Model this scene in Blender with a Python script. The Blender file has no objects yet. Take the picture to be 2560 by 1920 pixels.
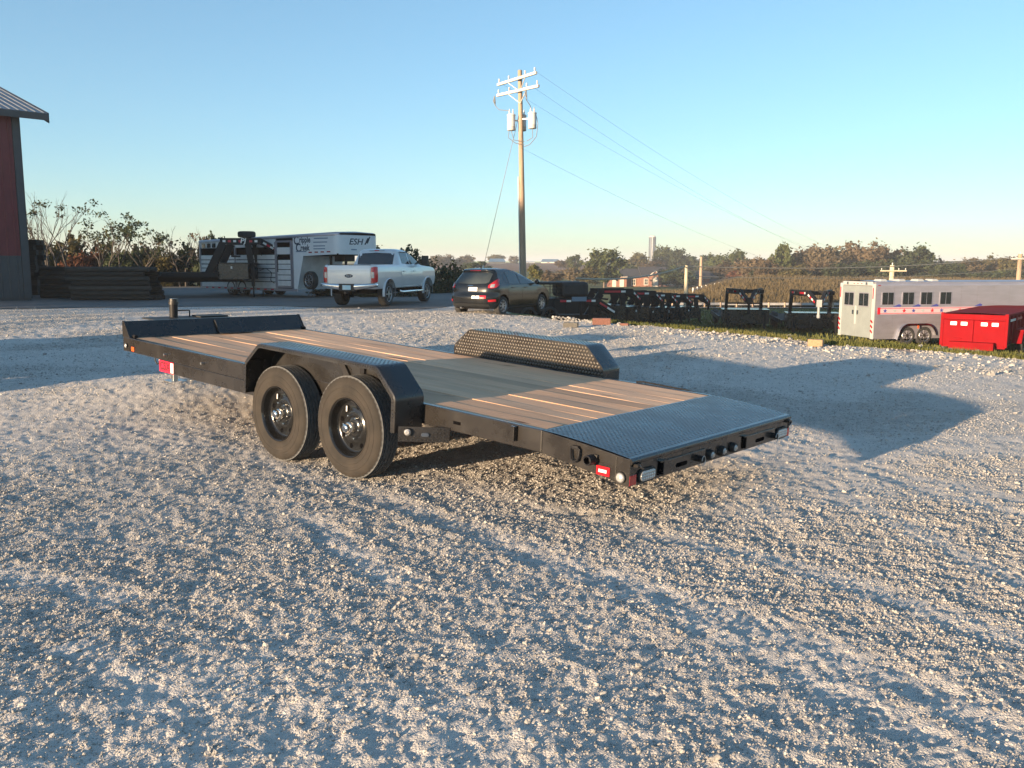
import bpy, bmesh, math, random
import numpy as np
from mathutils import Vector, Matrix
random.seed(7); rng = np.random.default_rng(7)
R_ = math.radians
scene = bpy.context.scene
COL = scene.collection

# ------------------------------------------------------------------ camera
CAM = Vector((-2.660, 5.071, 1.538)); YAW = -0.84884; PITCH = -0.13682; ROLL = 0.00205; FPX = 2181.25
cy, sy, cp, sp = math.cos(YAW), math.sin(YAW), math.cos(PITCH), math.sin(PITCH)
FWD = Vector((cp*cy, cp*sy, sp)); RT = Vector((sy, -cy, 0)); UP = RT.cross(FWD)
RT, UP = RT*math.cos(ROLL)+UP*math.sin(ROLL), UP*math.cos(ROLL)-RT*math.sin(ROLL)
FH = Vector((cy, sy, 0)); RH = Vector((sy, -cy, 0))
cam_d = bpy.data.cameras.new('camera'); cam = bpy.data.objects.new('camera', cam_d); COL.objects.link(cam)
m = Matrix((RT, UP, -FWD)).transposed().to_4x4(); m.translation = CAM
cam.matrix_world = m
cam_d.sensor_fit = 'HORIZONTAL'; cam_d.sensor_width = 36; cam_d.lens = FPX/2560*36
cam_d.clip_start = .05; cam_d.clip_end = 9000
scene.camera = cam

# ------------------------------------------------------------------ sky, sun, exposure
SUN_AZ = R_(84.5); SUN_EL = R_(6.05)
w = bpy.data.worlds.new('World'); scene.world = w; w.use_nodes = True
nt = w.node_tree; nt.nodes.clear()
sky = nt.nodes.new('ShaderNodeTexSky'); sky.sky_type = 'NISHITA'; sky.sun_disc = False
sky.sun_elevation = SUN_EL; sky.sun_rotation = R_(5.5); sky.altitude = 200
sky.air_density = .85; sky.dust_density = .5; sky.ozone_density = 3.2
hs = nt.nodes.new('ShaderNodeGamma'); hs.inputs['Gamma'].default_value = .8
wb = nt.nodes.new('ShaderNodeMix'); wb.data_type = 'RGBA'; wb.blend_type = 'MULTIPLY'; wb.inputs[0].default_value = 1; wb.inputs[7].default_value = (1.02, 1.045, .955, 1)   # white balance
bg = nt.nodes.new('ShaderNodeBackground'); bg.inputs['Strength'].default_value = .103
wo = nt.nodes.new('ShaderNodeOutputWorld')
nt.links.new(sky.outputs[0], hs.inputs['Color']); nt.links.new(hs.outputs[0], wb.inputs[6]); nt.links.new(wb.outputs[2], bg.inputs[0]); nt.links.new(bg.outputs[0], wo.inputs[0])
sl = bpy.data.lights.new('sun', 'SUN'); sl.energy = 3.5; sl.angle = R_(.53); sl.color = (1, .735, .47)
sun = bpy.data.objects.new('sun', sl); COL.objects.link(sun)
SUNV = Vector((math.cos(SUN_AZ)*math.cos(SUN_EL), math.sin(SUN_AZ)*math.cos(SUN_EL), math.sin(SUN_EL)))
sun.rotation_euler = SUNV.to_track_quat('Z', 'Y').to_euler(); sun.location = (0, 30, 20)
scene.view_settings.view_transform = 'Standard'; scene.view_settings.look = 'None'
scene.view_settings.gamma = 1; scene.view_settings.exposure = 2.02
try: scene.view_settings.use_curve_mapping = False
except Exception: pass
scene.cycles.max_bounces = 6; scene.cycles.diffuse_bounces = 3; scene.cycles.glossy_bounces = 3
scene.cycles.caustics_reflective = False; scene.cycles.caustics_refractive = False
try: scene.cycles.use_denoising = True
except Exception: pass

# ------------------------------------------------------------------ placement helpers
def AT(u, v, D):
    """point seen at source pixel (u, v) at horizontal distance D along the view"""
    d = FWD + RT*((u-1280)/FPX) - UP*((v-960)/FPX)
    return CAM + d*(D/d.dot(FH))
def GP(u, v, z=0):
    d = FWD + RT*((u-1280)/FPX) - UP*((v-960)/FPX)
    return CAM + d*((z-CAM.z)/d.z)
def LD(lat, D, z=0):
    p = CAM + RH*lat + FH*D; return Vector((p.x, p.y, z))
def HEAD(beta): return YAW - R_(beta)      # heading beta degrees to the right of the view direction

# ------------------------------------------------------------------ mesh helpers
class MB:
    def __init__(s): s.v = []; s.f = []
    def add(s, vs, fs):
        b = len(s.v); s.v += [tuple(p) for p in vs]; s.f += [tuple(i+b for i in f) for f in fs]; return s
    def box(s, x0, x1, y0, y1, z0, z1):
        return s.add([(x0,y0,z0),(x1,y0,z0),(x1,y1,z0),(x0,y1,z0),(x0,y0,z1),(x1,y0,z1),(x1,y1,z1),(x0,y1,z1)],
                     [(0,3,2,1),(4,5,6,7),(0,1,5,4),(1,2,6,5),(2,3,7,6),(3,0,4,7)])
    def hexa(s, b, t):
        return s.add(list(b)+list(t), [(3,2,1,0),(4,5,6,7),(0,1,5,4),(1,2,6,5),(2,3,7,6),(3,0,4,7)])
    def beam(s, p0, p1, wd, ht, up=(0,0,1)):
        p0, p1 = Vector(p0), Vector(p1); d = (p1-p0).normalized(); up = Vector(up)
        a = d.cross(up)
        if a.length < 1e-4: a = d.cross(Vector((0,1,0)))
        a.normalize(); b = a.cross(d); a = a*wd/2; b = b*ht/2
        return s.hexa([p0-a-b, p1-a-b, p1+a-b, p0+a-b], [p0-a+b, p1-a+b, p1+a+b, p0+a+b])
    def cyl(s, p0, p1, r0, r1=None, n=14, caps=True):
        r1 = r0 if r1 is None else r1
        p0, p1 = Vector(p0), Vector(p1); d = (p1-p0).normalized()
        a = d.orthogonal().normalized(); b = d.cross(a)
        vs = []
        for p, r in ((p0, r0), (p1, r1)):
            for i in range(n):
                t = 2*math.pi*i/n; vs.append(p + (a*math.cos(t)+b*math.sin(t))*r)
        fs = [(i, (i+1)%n, n+(i+1)%n, n+i) for i in range(n)]
        if caps: fs += [tuple(range(n-1,-1,-1)), tuple(range(n, 2*n))]
        return s.add(vs, fs)
    def tube(s, pts, r, n=8, caps=True):
        pts = [Vector(p) for p in pts]; rs = r if isinstance(r, (list, tuple)) else [r]*len(pts)
        d0 = (pts[1]-pts[0]).normalized(); a = d0.orthogonal().normalized(); vs = []
        for i, p in enumerate(pts):
            d = (pts[min(i+1,len(pts)-1)]-pts[max(i-1,0)]).normalized()
            a = (a - d*a.dot(d)).normalized(); b = d.cross(a)
            vs += [p+(a*math.cos(2*math.pi*k/n)+b*math.sin(2*math.pi*k/n))*rs[i] for k in range(n)]
        fs = [(i*n+k, i*n+(k+1)%n, (i+1)*n+(k+1)%n, (i+1)*n+k) for i in range(len(pts)-1) for k in range(n)]
        if caps: fs += [tuple(range(n-1,-1,-1)), tuple(range((len(pts)-1)*n, len(pts)*n))]
        return s.add(vs, fs)
    def prism(s, poly, a0, a1, axis='y'):
        n = len(poly)
        def P(p, a): return (p[0], a, p[1]) if axis == 'y' else ((a, p[0], p[1]) if axis == 'x' else (p[0], p[1], a))
        vs = [P(p, a0) for p in poly]+[P(p, a1) for p in poly]
        fs = [tuple(range(n-1,-1,-1)), tuple(range(n, 2*n))]+[(i, (i+1)%n, n+(i+1)%n, n+i) for i in range(n)]
        return s.add(vs, fs)
    def lathe(s, prof, c, n=32, axis='y', ang=None):
        """prof: (radius, offset along the axis)"""
        vs = []; k = len(prof)
        for i in range(n):
            t = 2*math.pi*i/n; ct, st = math.cos(t), math.sin(t)
            for r, a in prof:
                vs.append((c[0]+r*ct, c[1]+a, c[2]+r*st) if axis == 'y' else ((c[0]+r*ct, c[1]+r*st, c[2]+a) if axis == 'z' else (c[0]+a, c[1]+r*ct, c[2]+r*st)))
        fs = [(i*k+j, i*k+j+1, ((i+1)%n)*k+j+1, ((i+1)%n)*k+j) for i in range(n) for j in range(k-1)]
        return s.add(vs, fs)
    def grid(s, rows):
        nr, nc = len(rows), len(rows[0])
        return s.add([p for r in rows for p in r], [(i*nc+j, i*nc+j+1, (i+1)*nc+j+1, (i+1)*nc+j) for i in range(nr-1) for j in range(nc-1)])
    def mesh(s, name):
        me = bpy.data.meshes.new(name); me.from_pydata(s.v, [], s.f); me.update(); return me
    def build(s, name, mat, parent=None, smooth=False, bevel=0, auto=None):
        me = s.mesh(name)
        bm = bmesh.new(); bm.from_mesh(me); bmesh.ops.recalc_face_normals(bm, faces=bm.faces); bm.to_mesh(me); bm.free()
        me.materials.append(mat)
        o = bpy.data.objects.new(name, me); COL.objects.link(o)
        if parent is not None: o.parent = parent
        if smooth:
            me.shade_smooth()
            if smooth != 'full':
                me.set_sharp_from_angle(angle=R_(smooth if smooth is not True else 40))
        if bevel:
            b = o.modifiers.new('bevel', 'BEVEL'); b.width = bevel; b.segments = 2; b.limit_method = 'ANGLE'; b.angle_limit = R_(40)
        return o

def thing(name, loc, rz, label, cat, group=None):
    o = bpy.data.objects.new(name, None); COL.objects.link(o); o.location = loc; o.rotation_euler = (0,0,rz)
    o.empty_display_size = .2
    return tag(o, label, cat, group)
def tag(o, label=None, cat=None, group=None, kind=None):
    if label: o['label'] = label
    if cat: o['category'] = cat
    if group: o['group'] = group
    if kind: o['kind'] = kind
    return o
def copy_tree(o, parent=None):
    c = o.copy(); COL.objects.link(c)
    if parent is not None: c.parent = parent
    for ch in list(o.children): copy_tree(ch, c)
    return c
def fresh(name, verts, faces, mat, kind=None):
    """big mesh from numpy quads"""
    me = bpy.data.meshes.new(name); nv, nf = len(verts), len(faces); k = faces.shape[1]
    me.vertices.add(nv); me.vertices.foreach_set('co', np.ascontiguousarray(verts, dtype=np.float32).ravel())
    me.loops.add(nf*k); me.loops.foreach_set('vertex_index', np.ascontiguousarray(faces, dtype=np.int32).ravel())
    me.polygons.add(nf); me.polygons.foreach_set('loop_start', np.arange(0, nf*k, k, dtype=np.int32))
    me.update(calc_edges=True); me.materials.append(mat)
    o = bpy.data.objects.new(name, me); COL.objects.link(o)
    if kind: o['kind'] = kind
    return o

# ------------------------------------------------------------------ materials
def pm(name, col, rough=.5, metal=0., var=.0, scale=8., bump=0., bscale=60., coat=0., stretch=None, spec=.5, var2=None, rvar=0., randobj=0., alpha=1.):
    mt = bpy.data.materials.new(name); mt.use_nodes = True; n = mt.node_tree.nodes; l = mt.node_tree.links
    b = n['Principled BSDF']; b.inputs['Roughness'].default_value = rough; b.inputs['Metallic'].default_value = metal
    b.inputs['Specular IOR Level'].default_value = spec
    if coat: b.inputs['Coat Weight'].default_value = coat; b.inputs['Coat Roughness'].default_value = .08
    b.inputs['Base Color'].default_value = (*col, 1)
    if var or bump or rvar or randobj or var2:
        tc = n.new('ShaderNodeTexCoord'); mp = n.new('ShaderNodeMapping'); l.new(tc.outputs['Object'], mp.inputs['Vector'])
        if stretch: mp.inputs['Scale'].default_value = stretch
        if randobj:
            oi = n.new('ShaderNodeObjectInfo'); ml = n.new('ShaderNodeMath'); ml.operation = 'MULTIPLY'; ml.inputs[1].default_value = 37.
            l.new(oi.outputs['Random'], ml.inputs[0]); l.new(ml.outputs[0], mp.inputs['Location'])
    if var or var2:
        nz = n.new('ShaderNodeTexNoise'); nz.inputs['Scale'].default_value = scale; nz.inputs['Detail'].default_value = 6; nz.inputs['Roughness'].default_value = .6
        l.new(mp.outputs[0], nz.inputs['Vector'])
        cr = n.new('ShaderNodeValToRGB'); cr.color_ramp.elements[0].position = .3; cr.color_ramp.elements[1].position = .7
        c2 = var2 if var2 else tuple(min(1, c*(1+var)) for c in col)
        c1 = col if var2 else tuple(c*(1-var) for c in col)
        cr.color_ramp.elements[0].color = (*c1, 1); cr.color_ramp.elements[1].color = (*c2, 1)
        l.new(nz.outputs['Fac'], cr.inputs['Fac']); out = cr.outputs['Color']
        if randobj:
            hv = n.new('ShaderNodeHueSaturation'); mr = n.new('ShaderNodeMapRange'); mr.inputs['To Min'].default_value = 1-randobj; mr.inputs['To Max'].default_value = 1+randobj
            l.new(oi.outputs['Random'], mr.inputs['Value']); l.new(mr.outputs[0], hv.inputs['Value']); l.new(out, hv.inputs['Color']); out = hv.outputs['Color']
        l.new(out, b.inputs['Base Color'])
        if rvar:
            mr2 = n.new('ShaderNodeMapRange'); mr2.inputs['From Min'].default_value = .3; mr2.inputs['From Max'].default_value = .7
            mr2.inputs['To Min'].default_value = max(.03, rough-rvar); mr2.inputs['To Max'].default_value = min(1, rough+rvar)
            l.new(nz.outputs['Fac'], mr2.inputs['Value']); l.new(mr2.outputs[0], b.inputs['Roughness'])
    if bump:
        nb = n.new('ShaderNodeTexNoise'); nb.inputs['Scale'].default_value = bscale; nb.inputs['Detail'].default_value = 4
        l.new(mp.outputs[0], nb.inputs['Vector'])
        bp = n.new('ShaderNodeBump'); bp.inputs['Strength'].default_value = 1; bp.inputs['Distance'].default_value = bump
        l.new(nb.outputs['Fac'], bp.inputs['Height']); l.new(bp.outputs[0], b.inputs['Normal'])
    return mt

def leafmat(name, a, b_, rnd=.25):
    mt = pm(name, a, .7, 0, var2=b_, scale=1.3, randobj=rnd, spec=.2)
    n = mt.node_tree.nodes; l = mt.node_tree.links; b = n['Principled BSDF']; out = n['Material Output']
    tr = n.new('ShaderNodeBsdfTranslucent'); mx = n.new('ShaderNodeMixShader'); mx.inputs[0].default_value = .25
    src = b.inputs['Base Color'].links[0].from_socket; l.new(src, tr.inputs['Color'])
    l.new(b.outputs[0], mx.inputs[1]); l.new(tr.outputs[0], mx.inputs[2]); l.new(mx.outputs[0], out.inputs['Surface'])
    return mt

M = {}
M['black'] = pm('black_paint', (.020,.018,.017), .28, 0, var=.25, scale=5, rvar=.08, coat=.3)
M['black_tread'] = pm('black_tread_plate', (.020,.019,.019), .28, 0, var=.3, scale=4, rvar=.1, coat=.35)
M['black_satin'] = pm('black_satin', (.012,.012,.014), .55, 0, var=.25, scale=4, rvar=.1, spec=.25)
M['weld'] = pm('weld', (.03,.028,.026), .35, .2, bump=.002, bscale=300)
M['rubber'] = pm('rubber', (.020,.019,.018), .8, 0, scale=7, bump=.001, bscale=150, var2=(.042,.036,.031), spec=.2)
M['tread_rubber'] = pm('tread_rubber', (.085,.088,.092), .85, 0, var=.25, scale=20)
M['glint_bump'] = pm('tread_bump_glint', (.09,.075,.06), .28, 0, var=.2, scale=30, spec=.8)  # sun glints put into the bump colour, lighter than the black plate
M['rubber_far'] = pm('rubber_far', (.03,.03,.03), .8, 0, var=.3, scale=6)
M['chrome'] = pm('chrome', (.75,.74,.72), .12, 1., var=.05, scale=10)
M['zinc'] = pm('zinc', (.55,.55,.54), .35, 1., var=.15, scale=20)
M['alu'] = pm('aluminium', (.38,.37,.42), .38, .55, var=.10, scale=1.2, rvar=.08, stretch=(1,1,6))
M['alu_rough'] = pm('aluminium_slat', (.76,.77,.78), .5, .35, var=.1, scale=3)
M['white'] = pm('white_paint', (.38,.395,.395), .4, 0, var=.05, scale=2)
M['white_stock'] = pm('white_stock', (.66,.68,.70), .4, 0, var=.05, scale=2)
M['white_dull'] = pm('white_dull', (.22,.245,.245), .6, 0, var=.08, scale=3)
M['truck'] = pm('truck_paint', (.62,.64,.66), .28, .15, var=.04, scale=2, coat=.6)
M['car'] = pm('car_paint', (.008,.009,.010), .24, 0, var=.2, scale=3, coat=.35)
M['glass'] = pm('dark_glass', (.015,.02,.025), .06, 0, var=.2, scale=2, spec=.8)
M['glass_light'] = pm('pale_glass', (.05,.06,.06), .10, 0, var=.2, scale=2, spec=.8)
M['red_lens'] = pm('red_lens', (.5,.012,.02), .2, 0, var=.15, scale=20, coat=.5)
M['red_dark'] = pm('red_dark_lens', (.28,.006,.012), .2, 0, var=.15, scale=20, coat=.5)
M['clear_lens'] = pm('clear_lens', (.42,.42,.42), .2, .3, var=.25, scale=60, bump=.002, bscale=160)
M['orange_lens'] = pm('orange_lens', (.7,.10,.02), .3, 0, var=.15, scale=20)
M['red_paint'] = pm('red_paint', (.23,.004,.008), .7, 0, var=.12, scale=1.5, spec=.06)
M['red_decal'] = pm('red_decal', (.55,.015,.05), .4, 0, var=.1, scale=12)
M['decal_dark'] = pm('decal_dark', (.12,.005,.014), .5, 0, var=.1, scale=12)
M['tape_white'] = pm('tape_white', (.75,.74,.72), .35, 0, var=.06, scale=20)
M['tape_red'] = pm('tape_red', (.5,.012,.03), .35, 0, var=.1, scale=20)
M['ink'] = pm('ink', (.02,.035,.06), .5, 0, var=.1, scale=5)
M['ink_soft'] = pm('ink_soft', (.16,.22,.30), .5, 0, var=.1, scale=5)
M['plate'] = pm('plate', (.62,.68,.70), .4, 0, var2=(.30,.62,.72), scale=3)
M['rim_grey'] = pm('rim_grey', (.42,.43,.45), .3, .7, var=.1, scale=10)
M['rim_black'] = pm('rim_black', (.012,.012,.012), .2, 0, var=.2, scale=8, coat=.3)
M['plastic'] = pm('black_plastic', (.015,.016,.017), .6, 0, var=.2, scale=10)
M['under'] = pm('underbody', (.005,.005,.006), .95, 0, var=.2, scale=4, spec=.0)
M['brick'] = pm('brick_red', (.17,.075,.055), .85, 0, var=.25, scale=30, bump=.004, bscale=80)
M['brick_dark'] = pm('brick_dark', (.10,.095,.085), .85, 0, var=.3, scale=30, bump=.004, bscale=80)
M['pine'] = pm('cut_timber', (.30,.195,.105), .7, 0, var=.2, scale=6, stretch=(1,8,8), bump=.002, bscale=60)
M['lumber'] = pm('weathered_lumber', (.055,.05,.045), .85, 0, var=.35, scale=5, stretch=(.4,5,5), randobj=.35, spec=.1)
M['pole_wood'] = pm('pole_wood', (.36,.26,.18), .8, 0, var=.25, scale=3, stretch=(5,5,.5), bump=.004, bscale=40)
M['pole_pale'] = pm('pale_pole_wood', (.55,.47,.33), .8, 0, var=.2, scale=3, stretch=(5,5,.5))
M['arm_white'] = pm('weathered_arm', (.55,.52,.48), .7, 0, var=.15, scale=4)
M['tank'] = pm('transformer_grey', (.58,.57,.55), .4, 0, var=.08, scale=4)
M['wire'] = pm('wire', (.20,.19,.18), .6, 0, var=.1, scale=2)
M['wire_pale'] = pm('pale_wire', (.42,.34,.25), .6, 0, var=.1, scale=2)
M['barn_red'] = pm('barn_red', (.15,.016,.022), .45, 0, var=.15, scale=2)
M['barn_grey'] = pm('barn_grey', (.055,.06,.066), .5, 0, var=.15, scale=2)
M['barn_roof'] = pm('barn_roof', (.22,.24,.27), .45, .3, var=.12, scale=2)
M['house_brick'] = pm('house_brick', (.27,.13,.09), .85, 0, var=.2, scale=3)
M['house_roof'] = pm('house_roof', (.05,.05,.056), .85, 0, var=.2, scale=2)
M['house_trim'] = pm('house_trim', (.62,.56,.48), .6, 0, var=.08, scale=3)
M['silo'] = pm('silo_blue', (.10,.12,.15), .45, .3, var=.2, scale=.6, stretch=(3,3,.3))
M['bark'] = pm('bark', (.16,.12,.09), .9, 0, var=.3, scale=6)
M['bark_pale'] = pm('bark_pale', (.075,.065,.058), .9, 0, var=.3, scale=6)
M['rail_steel'] = pm('rail_steel', (.50,.48,.46), .5, .4, var=.12, scale=1)
M['fence_white'] = pm('fence_white', (.66,.63,.60), .6, 0, var=.08, scale=3)
M['tarp'] = pm('black_tarp', (.016,.017,.02), .6, 0, var=.3, scale=4, bump=.01, bscale=6)
L_ = {}
L_['olive'] = leafmat('leaf_olive', (.07,.066,.028), (.135,.112,.045))
L_['green'] = leafmat('leaf_green', (.045,.065,.024), (.105,.118,.04))
L_['dark'] = leafmat('leaf_dark_green', (.030,.045,.026), (.075,.09,.042))
L_['brown'] = leafmat('leaf_brown', (.09,.066,.040), (.155,.115,.072))
L_['rust'] = leafmat('leaf_rust', (.11,.045,.024), (.19,.08,.045))
L_['tan'] = leafmat('leaf_tan', (.10,.078,.048), (.165,.13,.082))
L_['yellow'] = leafmat('leaf_yellow_green', (.10,.10,.02), (.18,.17,.04))

# ------------------------------------------------------------------ numpy noise
def _h(ix, iy, s):
    ix = ix.astype(np.int64); iy = iy.astype(np.int64)
    h = (ix*374761393 + iy*668265263 + s*974711) & 0xffffffff
    h = ((h ^ (h >> 13))*1274126177) & 0xffffffff
    return ((h ^ (h >> 16)) & 0xffffff)/float(0xffffff)
def vn(x, y, s=0):
    ix, iy = np.floor(x), np.floor(y); fx, fy = x-ix, y-iy
    fx = fx*fx*(3-2*fx); fy = fy*fy*(3-2*fy)
    a, b = _h(ix,iy,s), _h(ix+1,iy,s); c, d = _h(ix,iy+1,s), _h(ix+1,iy+1,s)
    return (a+(b-a)*fx)*(1-fy)+(c+(d-c)*fx)*fy
def fb(x, y, s=0, o=3):
    r = 0; a = 1; t = 0
    for i in range(o):
        r = r + a*vn(x*2**i+i*17.3, y*2**i-i*9.1, s+i); t += a; a *= .5
    return r/t
def sstep(a, b, x):
    t = np.clip((x-a)/(b-a), 0, 1); return t*t*(3-2*t)

# ------------------------------------------------------------------ terrain: columns of (distance, height) by direction
def az_u(u): return math.atan((u-1280)/2202.)
far_tail = [(3000, 5), (8000, 6)]
COLS = [(-3000, [(0,0),(60,0),(100,-.5),(200,-1),(800,2)]+far_tail),
        (1000, [(0,0),(45,0),(60,-.3),(100,-1.5),(200,-2.5),(400,.5),(800,2.8)]+far_tail),
        (1200, [(0,0),(36,0),(45,-.4),(60,-1.2),(100,-2.4),(200,-3.2),(300,-1.0),(500,1.6),(800,2.8)]+far_tail),
        (1300, [(0,0),(26,0),(28,-.12),(33,-.35),(45,-1.1),(60,-1.8),(100,-2.9),(200,-3.5),(300,-1.2),(500,1.6),(800,2.8)]+far_tail),
        (1500, [(0,0),(23.5,0),(30,-.6),(40,-1.3),(50,-1.9),(60,-2.3),(95,-3.25),(106,-3.75),(112,-3.9),(230,-4.3),(300,-2.2),(500,1.2),(900,4)]+far_tail),
        (1700, [(0,0),(21.6,0),(26,-.6),(35,-1.3),(50,-2.0),(60,-2.35),(95,-3.25),(106,-3.75),(112,-3.85),(180,-4.0),(230,-4.15),(320,-1),(600,5)]+far_tail),
        (1900, [(0,0),(19.3,0),(24,-.8),(35,-1.5),(50,-2.0),(80,-2.9),(95,-3.25),(106,-3.75),(112,-3.85),(150,-1.7),(180,-1.1),(300,1),(600,5)]+far_tail),
        (2200, [(0,0),(16.8,0),(20,-.6),(25,-1.2),(35,-1.72),(50,-2.1),(95,-3.25),(106,-3.75),(115,-3.6),(160,-1.6),(200,-1.1),(400,3)]+far_tail),
        (2700, [(0,0),(14.4,0),(18,-.6),(25,-1.3),(35,-1.8),(50,-2.2),(95,-3.25),(106,-3.75),(120,-3.4),(160,-2),(250,-.2),(600,6)]+far_tail),
        (5200, [(0,0),(12,0),(18,-.6),(25,-1.3),(35,-1.8),(50,-2.2),(95,-3.25),(106,-3.75),(120,-3.4),(160,-2),(250,0),(600,6)]+far_tail)]
EDGE = [(-3000,60),(1000,60),(1150,50),(1240,36),(1300,28.5),(1380,26),(1450,24.4),(1640,22.0),(1800,20.3),(1950,18.8),(2100,17.1),(2300,16.2),(2560,14.8),(3200,13),(5200,12)]
_ca = np.array([az_u(c[0]) for c in COLS])
_ea = np.array([az_u(e[0]) for e in EDGE]); _ed = np.array([e[1] for e in EDGE])
def terrain_z(az, D):
    zc = np.stack([np.interp(D, [p[0] for p in c[1]], [p[1] for p in c[1]]) for c in COLS])
    a = np.clip(az, _ca[0], _ca[-1]); i = np.clip(np.searchsorted(_ca, a)-1, 0, len(_ca)-2)
    t = (a-_ca[i])/(_ca[i+1]-_ca[i]); t = t*t*(3-2*t)
    k = np.arange(len(a))
    return zc[i,k]*(1-t)+zc[i+1,k]*t
def edge_d(az): return np.interp(az, _ea, _ed)
def polar(x, y):
    dx, dy = x-CAM.x, y-CAM.y
    D = dx*FH.x+dy*FH.y; L = dx*RH.x+dy*RH.y
    return np.arctan2(L, D), D, L
def tz(p):
    az, D, L = polar(np.array([p[0]]), np.array([p[1]]))
    return float(terrain_z(az, np.abs(D))[0])

# gravel height
TRK = []
def trk(us, wd, dep, pitch=.0): TRK.append(([GP(*u) for u in us], wd, dep, pitch))
trk([(1500,1080),(1880,1122),(2060,1158),(2300,1215),(2600,1300),(2800,1370)], .16, .011)
trk([(1750,1060),(2120,1150),(2330,1205),(2600,1262)], .14, .008)
trk([(1500,1420),(1900,1560),(2300,1730),(2560,1850)], .22, .010, .05)
trk([(900,1230),(1300,1360),(1660,1500),(2060,1700),(2400,1900)], .22, .009, .05)
trk([(1000,1180),(1500,1290),(2000,1430),(2560,1620)], .2, .007)
trk([(-40,1420),(60,1450),(200,1475),(330,1500)], .2, .010, .055)
trk([(180,1600),(260,1660),(350,1725),(420,1790)], .2, .008, .0)
trk([(760,1290),(900,1390),(1010,1470)], .2, .008, .05)
trk([(1700,1100),(1990,1180),(2330,1340),(2600,1480)], .2, .006)
trk([(300,1060),(620,1140),(1000,1260),(1500,1450)], .18, .006)
def track_field(x, y):
    h = np.zeros_like(x); msk = np.zeros_like(x)
    for pts, wd, dep, pitch in TRK:
        for a, b in zip(pts[:-1], pts[1:]):
            dx, dy = b.x-a.x, b.y-a.y; Ln = math.hypot(dx, dy); ux, uy = dx/Ln, dy/Ln
            s = (x-a.x)*ux+(y-a.y)*uy; d = np.abs((x-a.x)*-uy+(y-a.y)*ux + .16*(vn(x*1.1, y*1.1, 78)-.5)) + .05*(vn(x*4, y*4, 77)-.5)
            on = (s >= 0) & (s < Ln)
            g = np.exp(-(d/(wd*.5))**4)*on
            rim = np.exp(-((d-wd*.72)/(wd*.2))**2)*on
            t = 0.
            if pitch: t = g*.004*np.sign(np.sin(2*math.pi*(s/pitch + d/wd*1.2)))
            else: t = g*.0025*np.sin(2*math.pi*d/.03)
            wear = .25+.9*vn(x*.8, y*.8, 79); h += (-dep*.5*g + dep*.35*rim)*wear + t*.7*wear; msk = np.maximum(msk, g)
    return h, msk
def mound(x, y): return .15*np.exp(-(((x-7.14)/1.6)**2+((y+.1)/1.4)**2))
def gravel_z(x, y, D):
    far = np.clip(D/9., 1, 3)
    z = .022*(fb(x*.45, y*.45, 3, 2)-.5) + .013*(fb(x*1.7, y*1.7, 11, 3)-.5)
    z = z + .016*(fb(x*6, y*6, 21, 2)-.5)*far**.5 + .012*(vn(x*27/far, y*27/far, 31)-.5)*far**.5 + .007*(vn(x*70/far, y*70/far, 41)-.5)*far**.5
    return z

# ------------------------------------------------------------------ ground materials
def attr_ground(name, rough=.95, nscale=3., bscale=40., bdist=.02, namp=.35, stretch=None):
    mt = bpy.data.materials.new(name); mt.use_nodes = True; n = mt.node_tree.nodes; l = mt.node_tree.links
    b = n['Principled BSDF']; b.inputs['Roughness'].default_value = rough; b.inputs['Specular IOR Level'].default_value = .15
    at = n.new('ShaderNodeAttribute'); at.attribute_name = 'col'
    tc = n.new('ShaderNodeTexCoord'); nz = n.new('ShaderNodeTexNoise'); nz.inputs['Scale'].default_value = nscale; nz.inputs['Detail'].default_value = 8; nz.inputs['Roughness'].default_value = .65
    l.new(tc.outputs['Object'], nz.inputs['Vector'])
    mr = n.new('ShaderNodeMapRange'); mr.inputs['From Min'].default_value = .25; mr.inputs['From Max'].default_value = .75; mr.inputs['To Min'].default_value = 1-namp; mr.inputs['To Max'].default_value = 1+namp
    l.new(nz.outputs['Fac'], mr.inputs['Value'])
    hv = n.new('ShaderNodeHueSaturation'); l.new(mr.outputs[0], hv.inputs['Value']); l.new(at.outputs['Color'], hv.inputs['Color']); l.new(hv.outputs[0], b.inputs['Base Color'])
    nb = n.new('ShaderNodeTexNoise'); nb.inputs['Scale'].default_value = bscale; nb.inputs['Detail'].default_value = 5; l.new(tc.outputs['Object'], nb.inputs['Vector'])
    bp = n.new('ShaderNodeBump'); bp.inputs['Distance'].default_value = bdist; l.new(nb.outputs['Fac'], bp.inputs['Height']); l.new(bp.outputs[0], b.inputs['Normal'])
    return mt
def set_col(me, c):
    a = me.attributes.new('col', 'FLOAT_COLOR', 'POINT')
    a.data.foreach_set('color', np.concatenate([c, np.ones((len(c),1))], 1).astype(np.float32).ravel())
def fan_faces(nr, na, closed=False):
    i = np.arange(nr-1)[:,None]; j = np.arange(na-1)[None,:]
    a = (i*na+j).ravel(); return np.stack([a, a+1, a+na+1, a+na], 1)

GRAV = np.array([.56,.52,.475])
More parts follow.
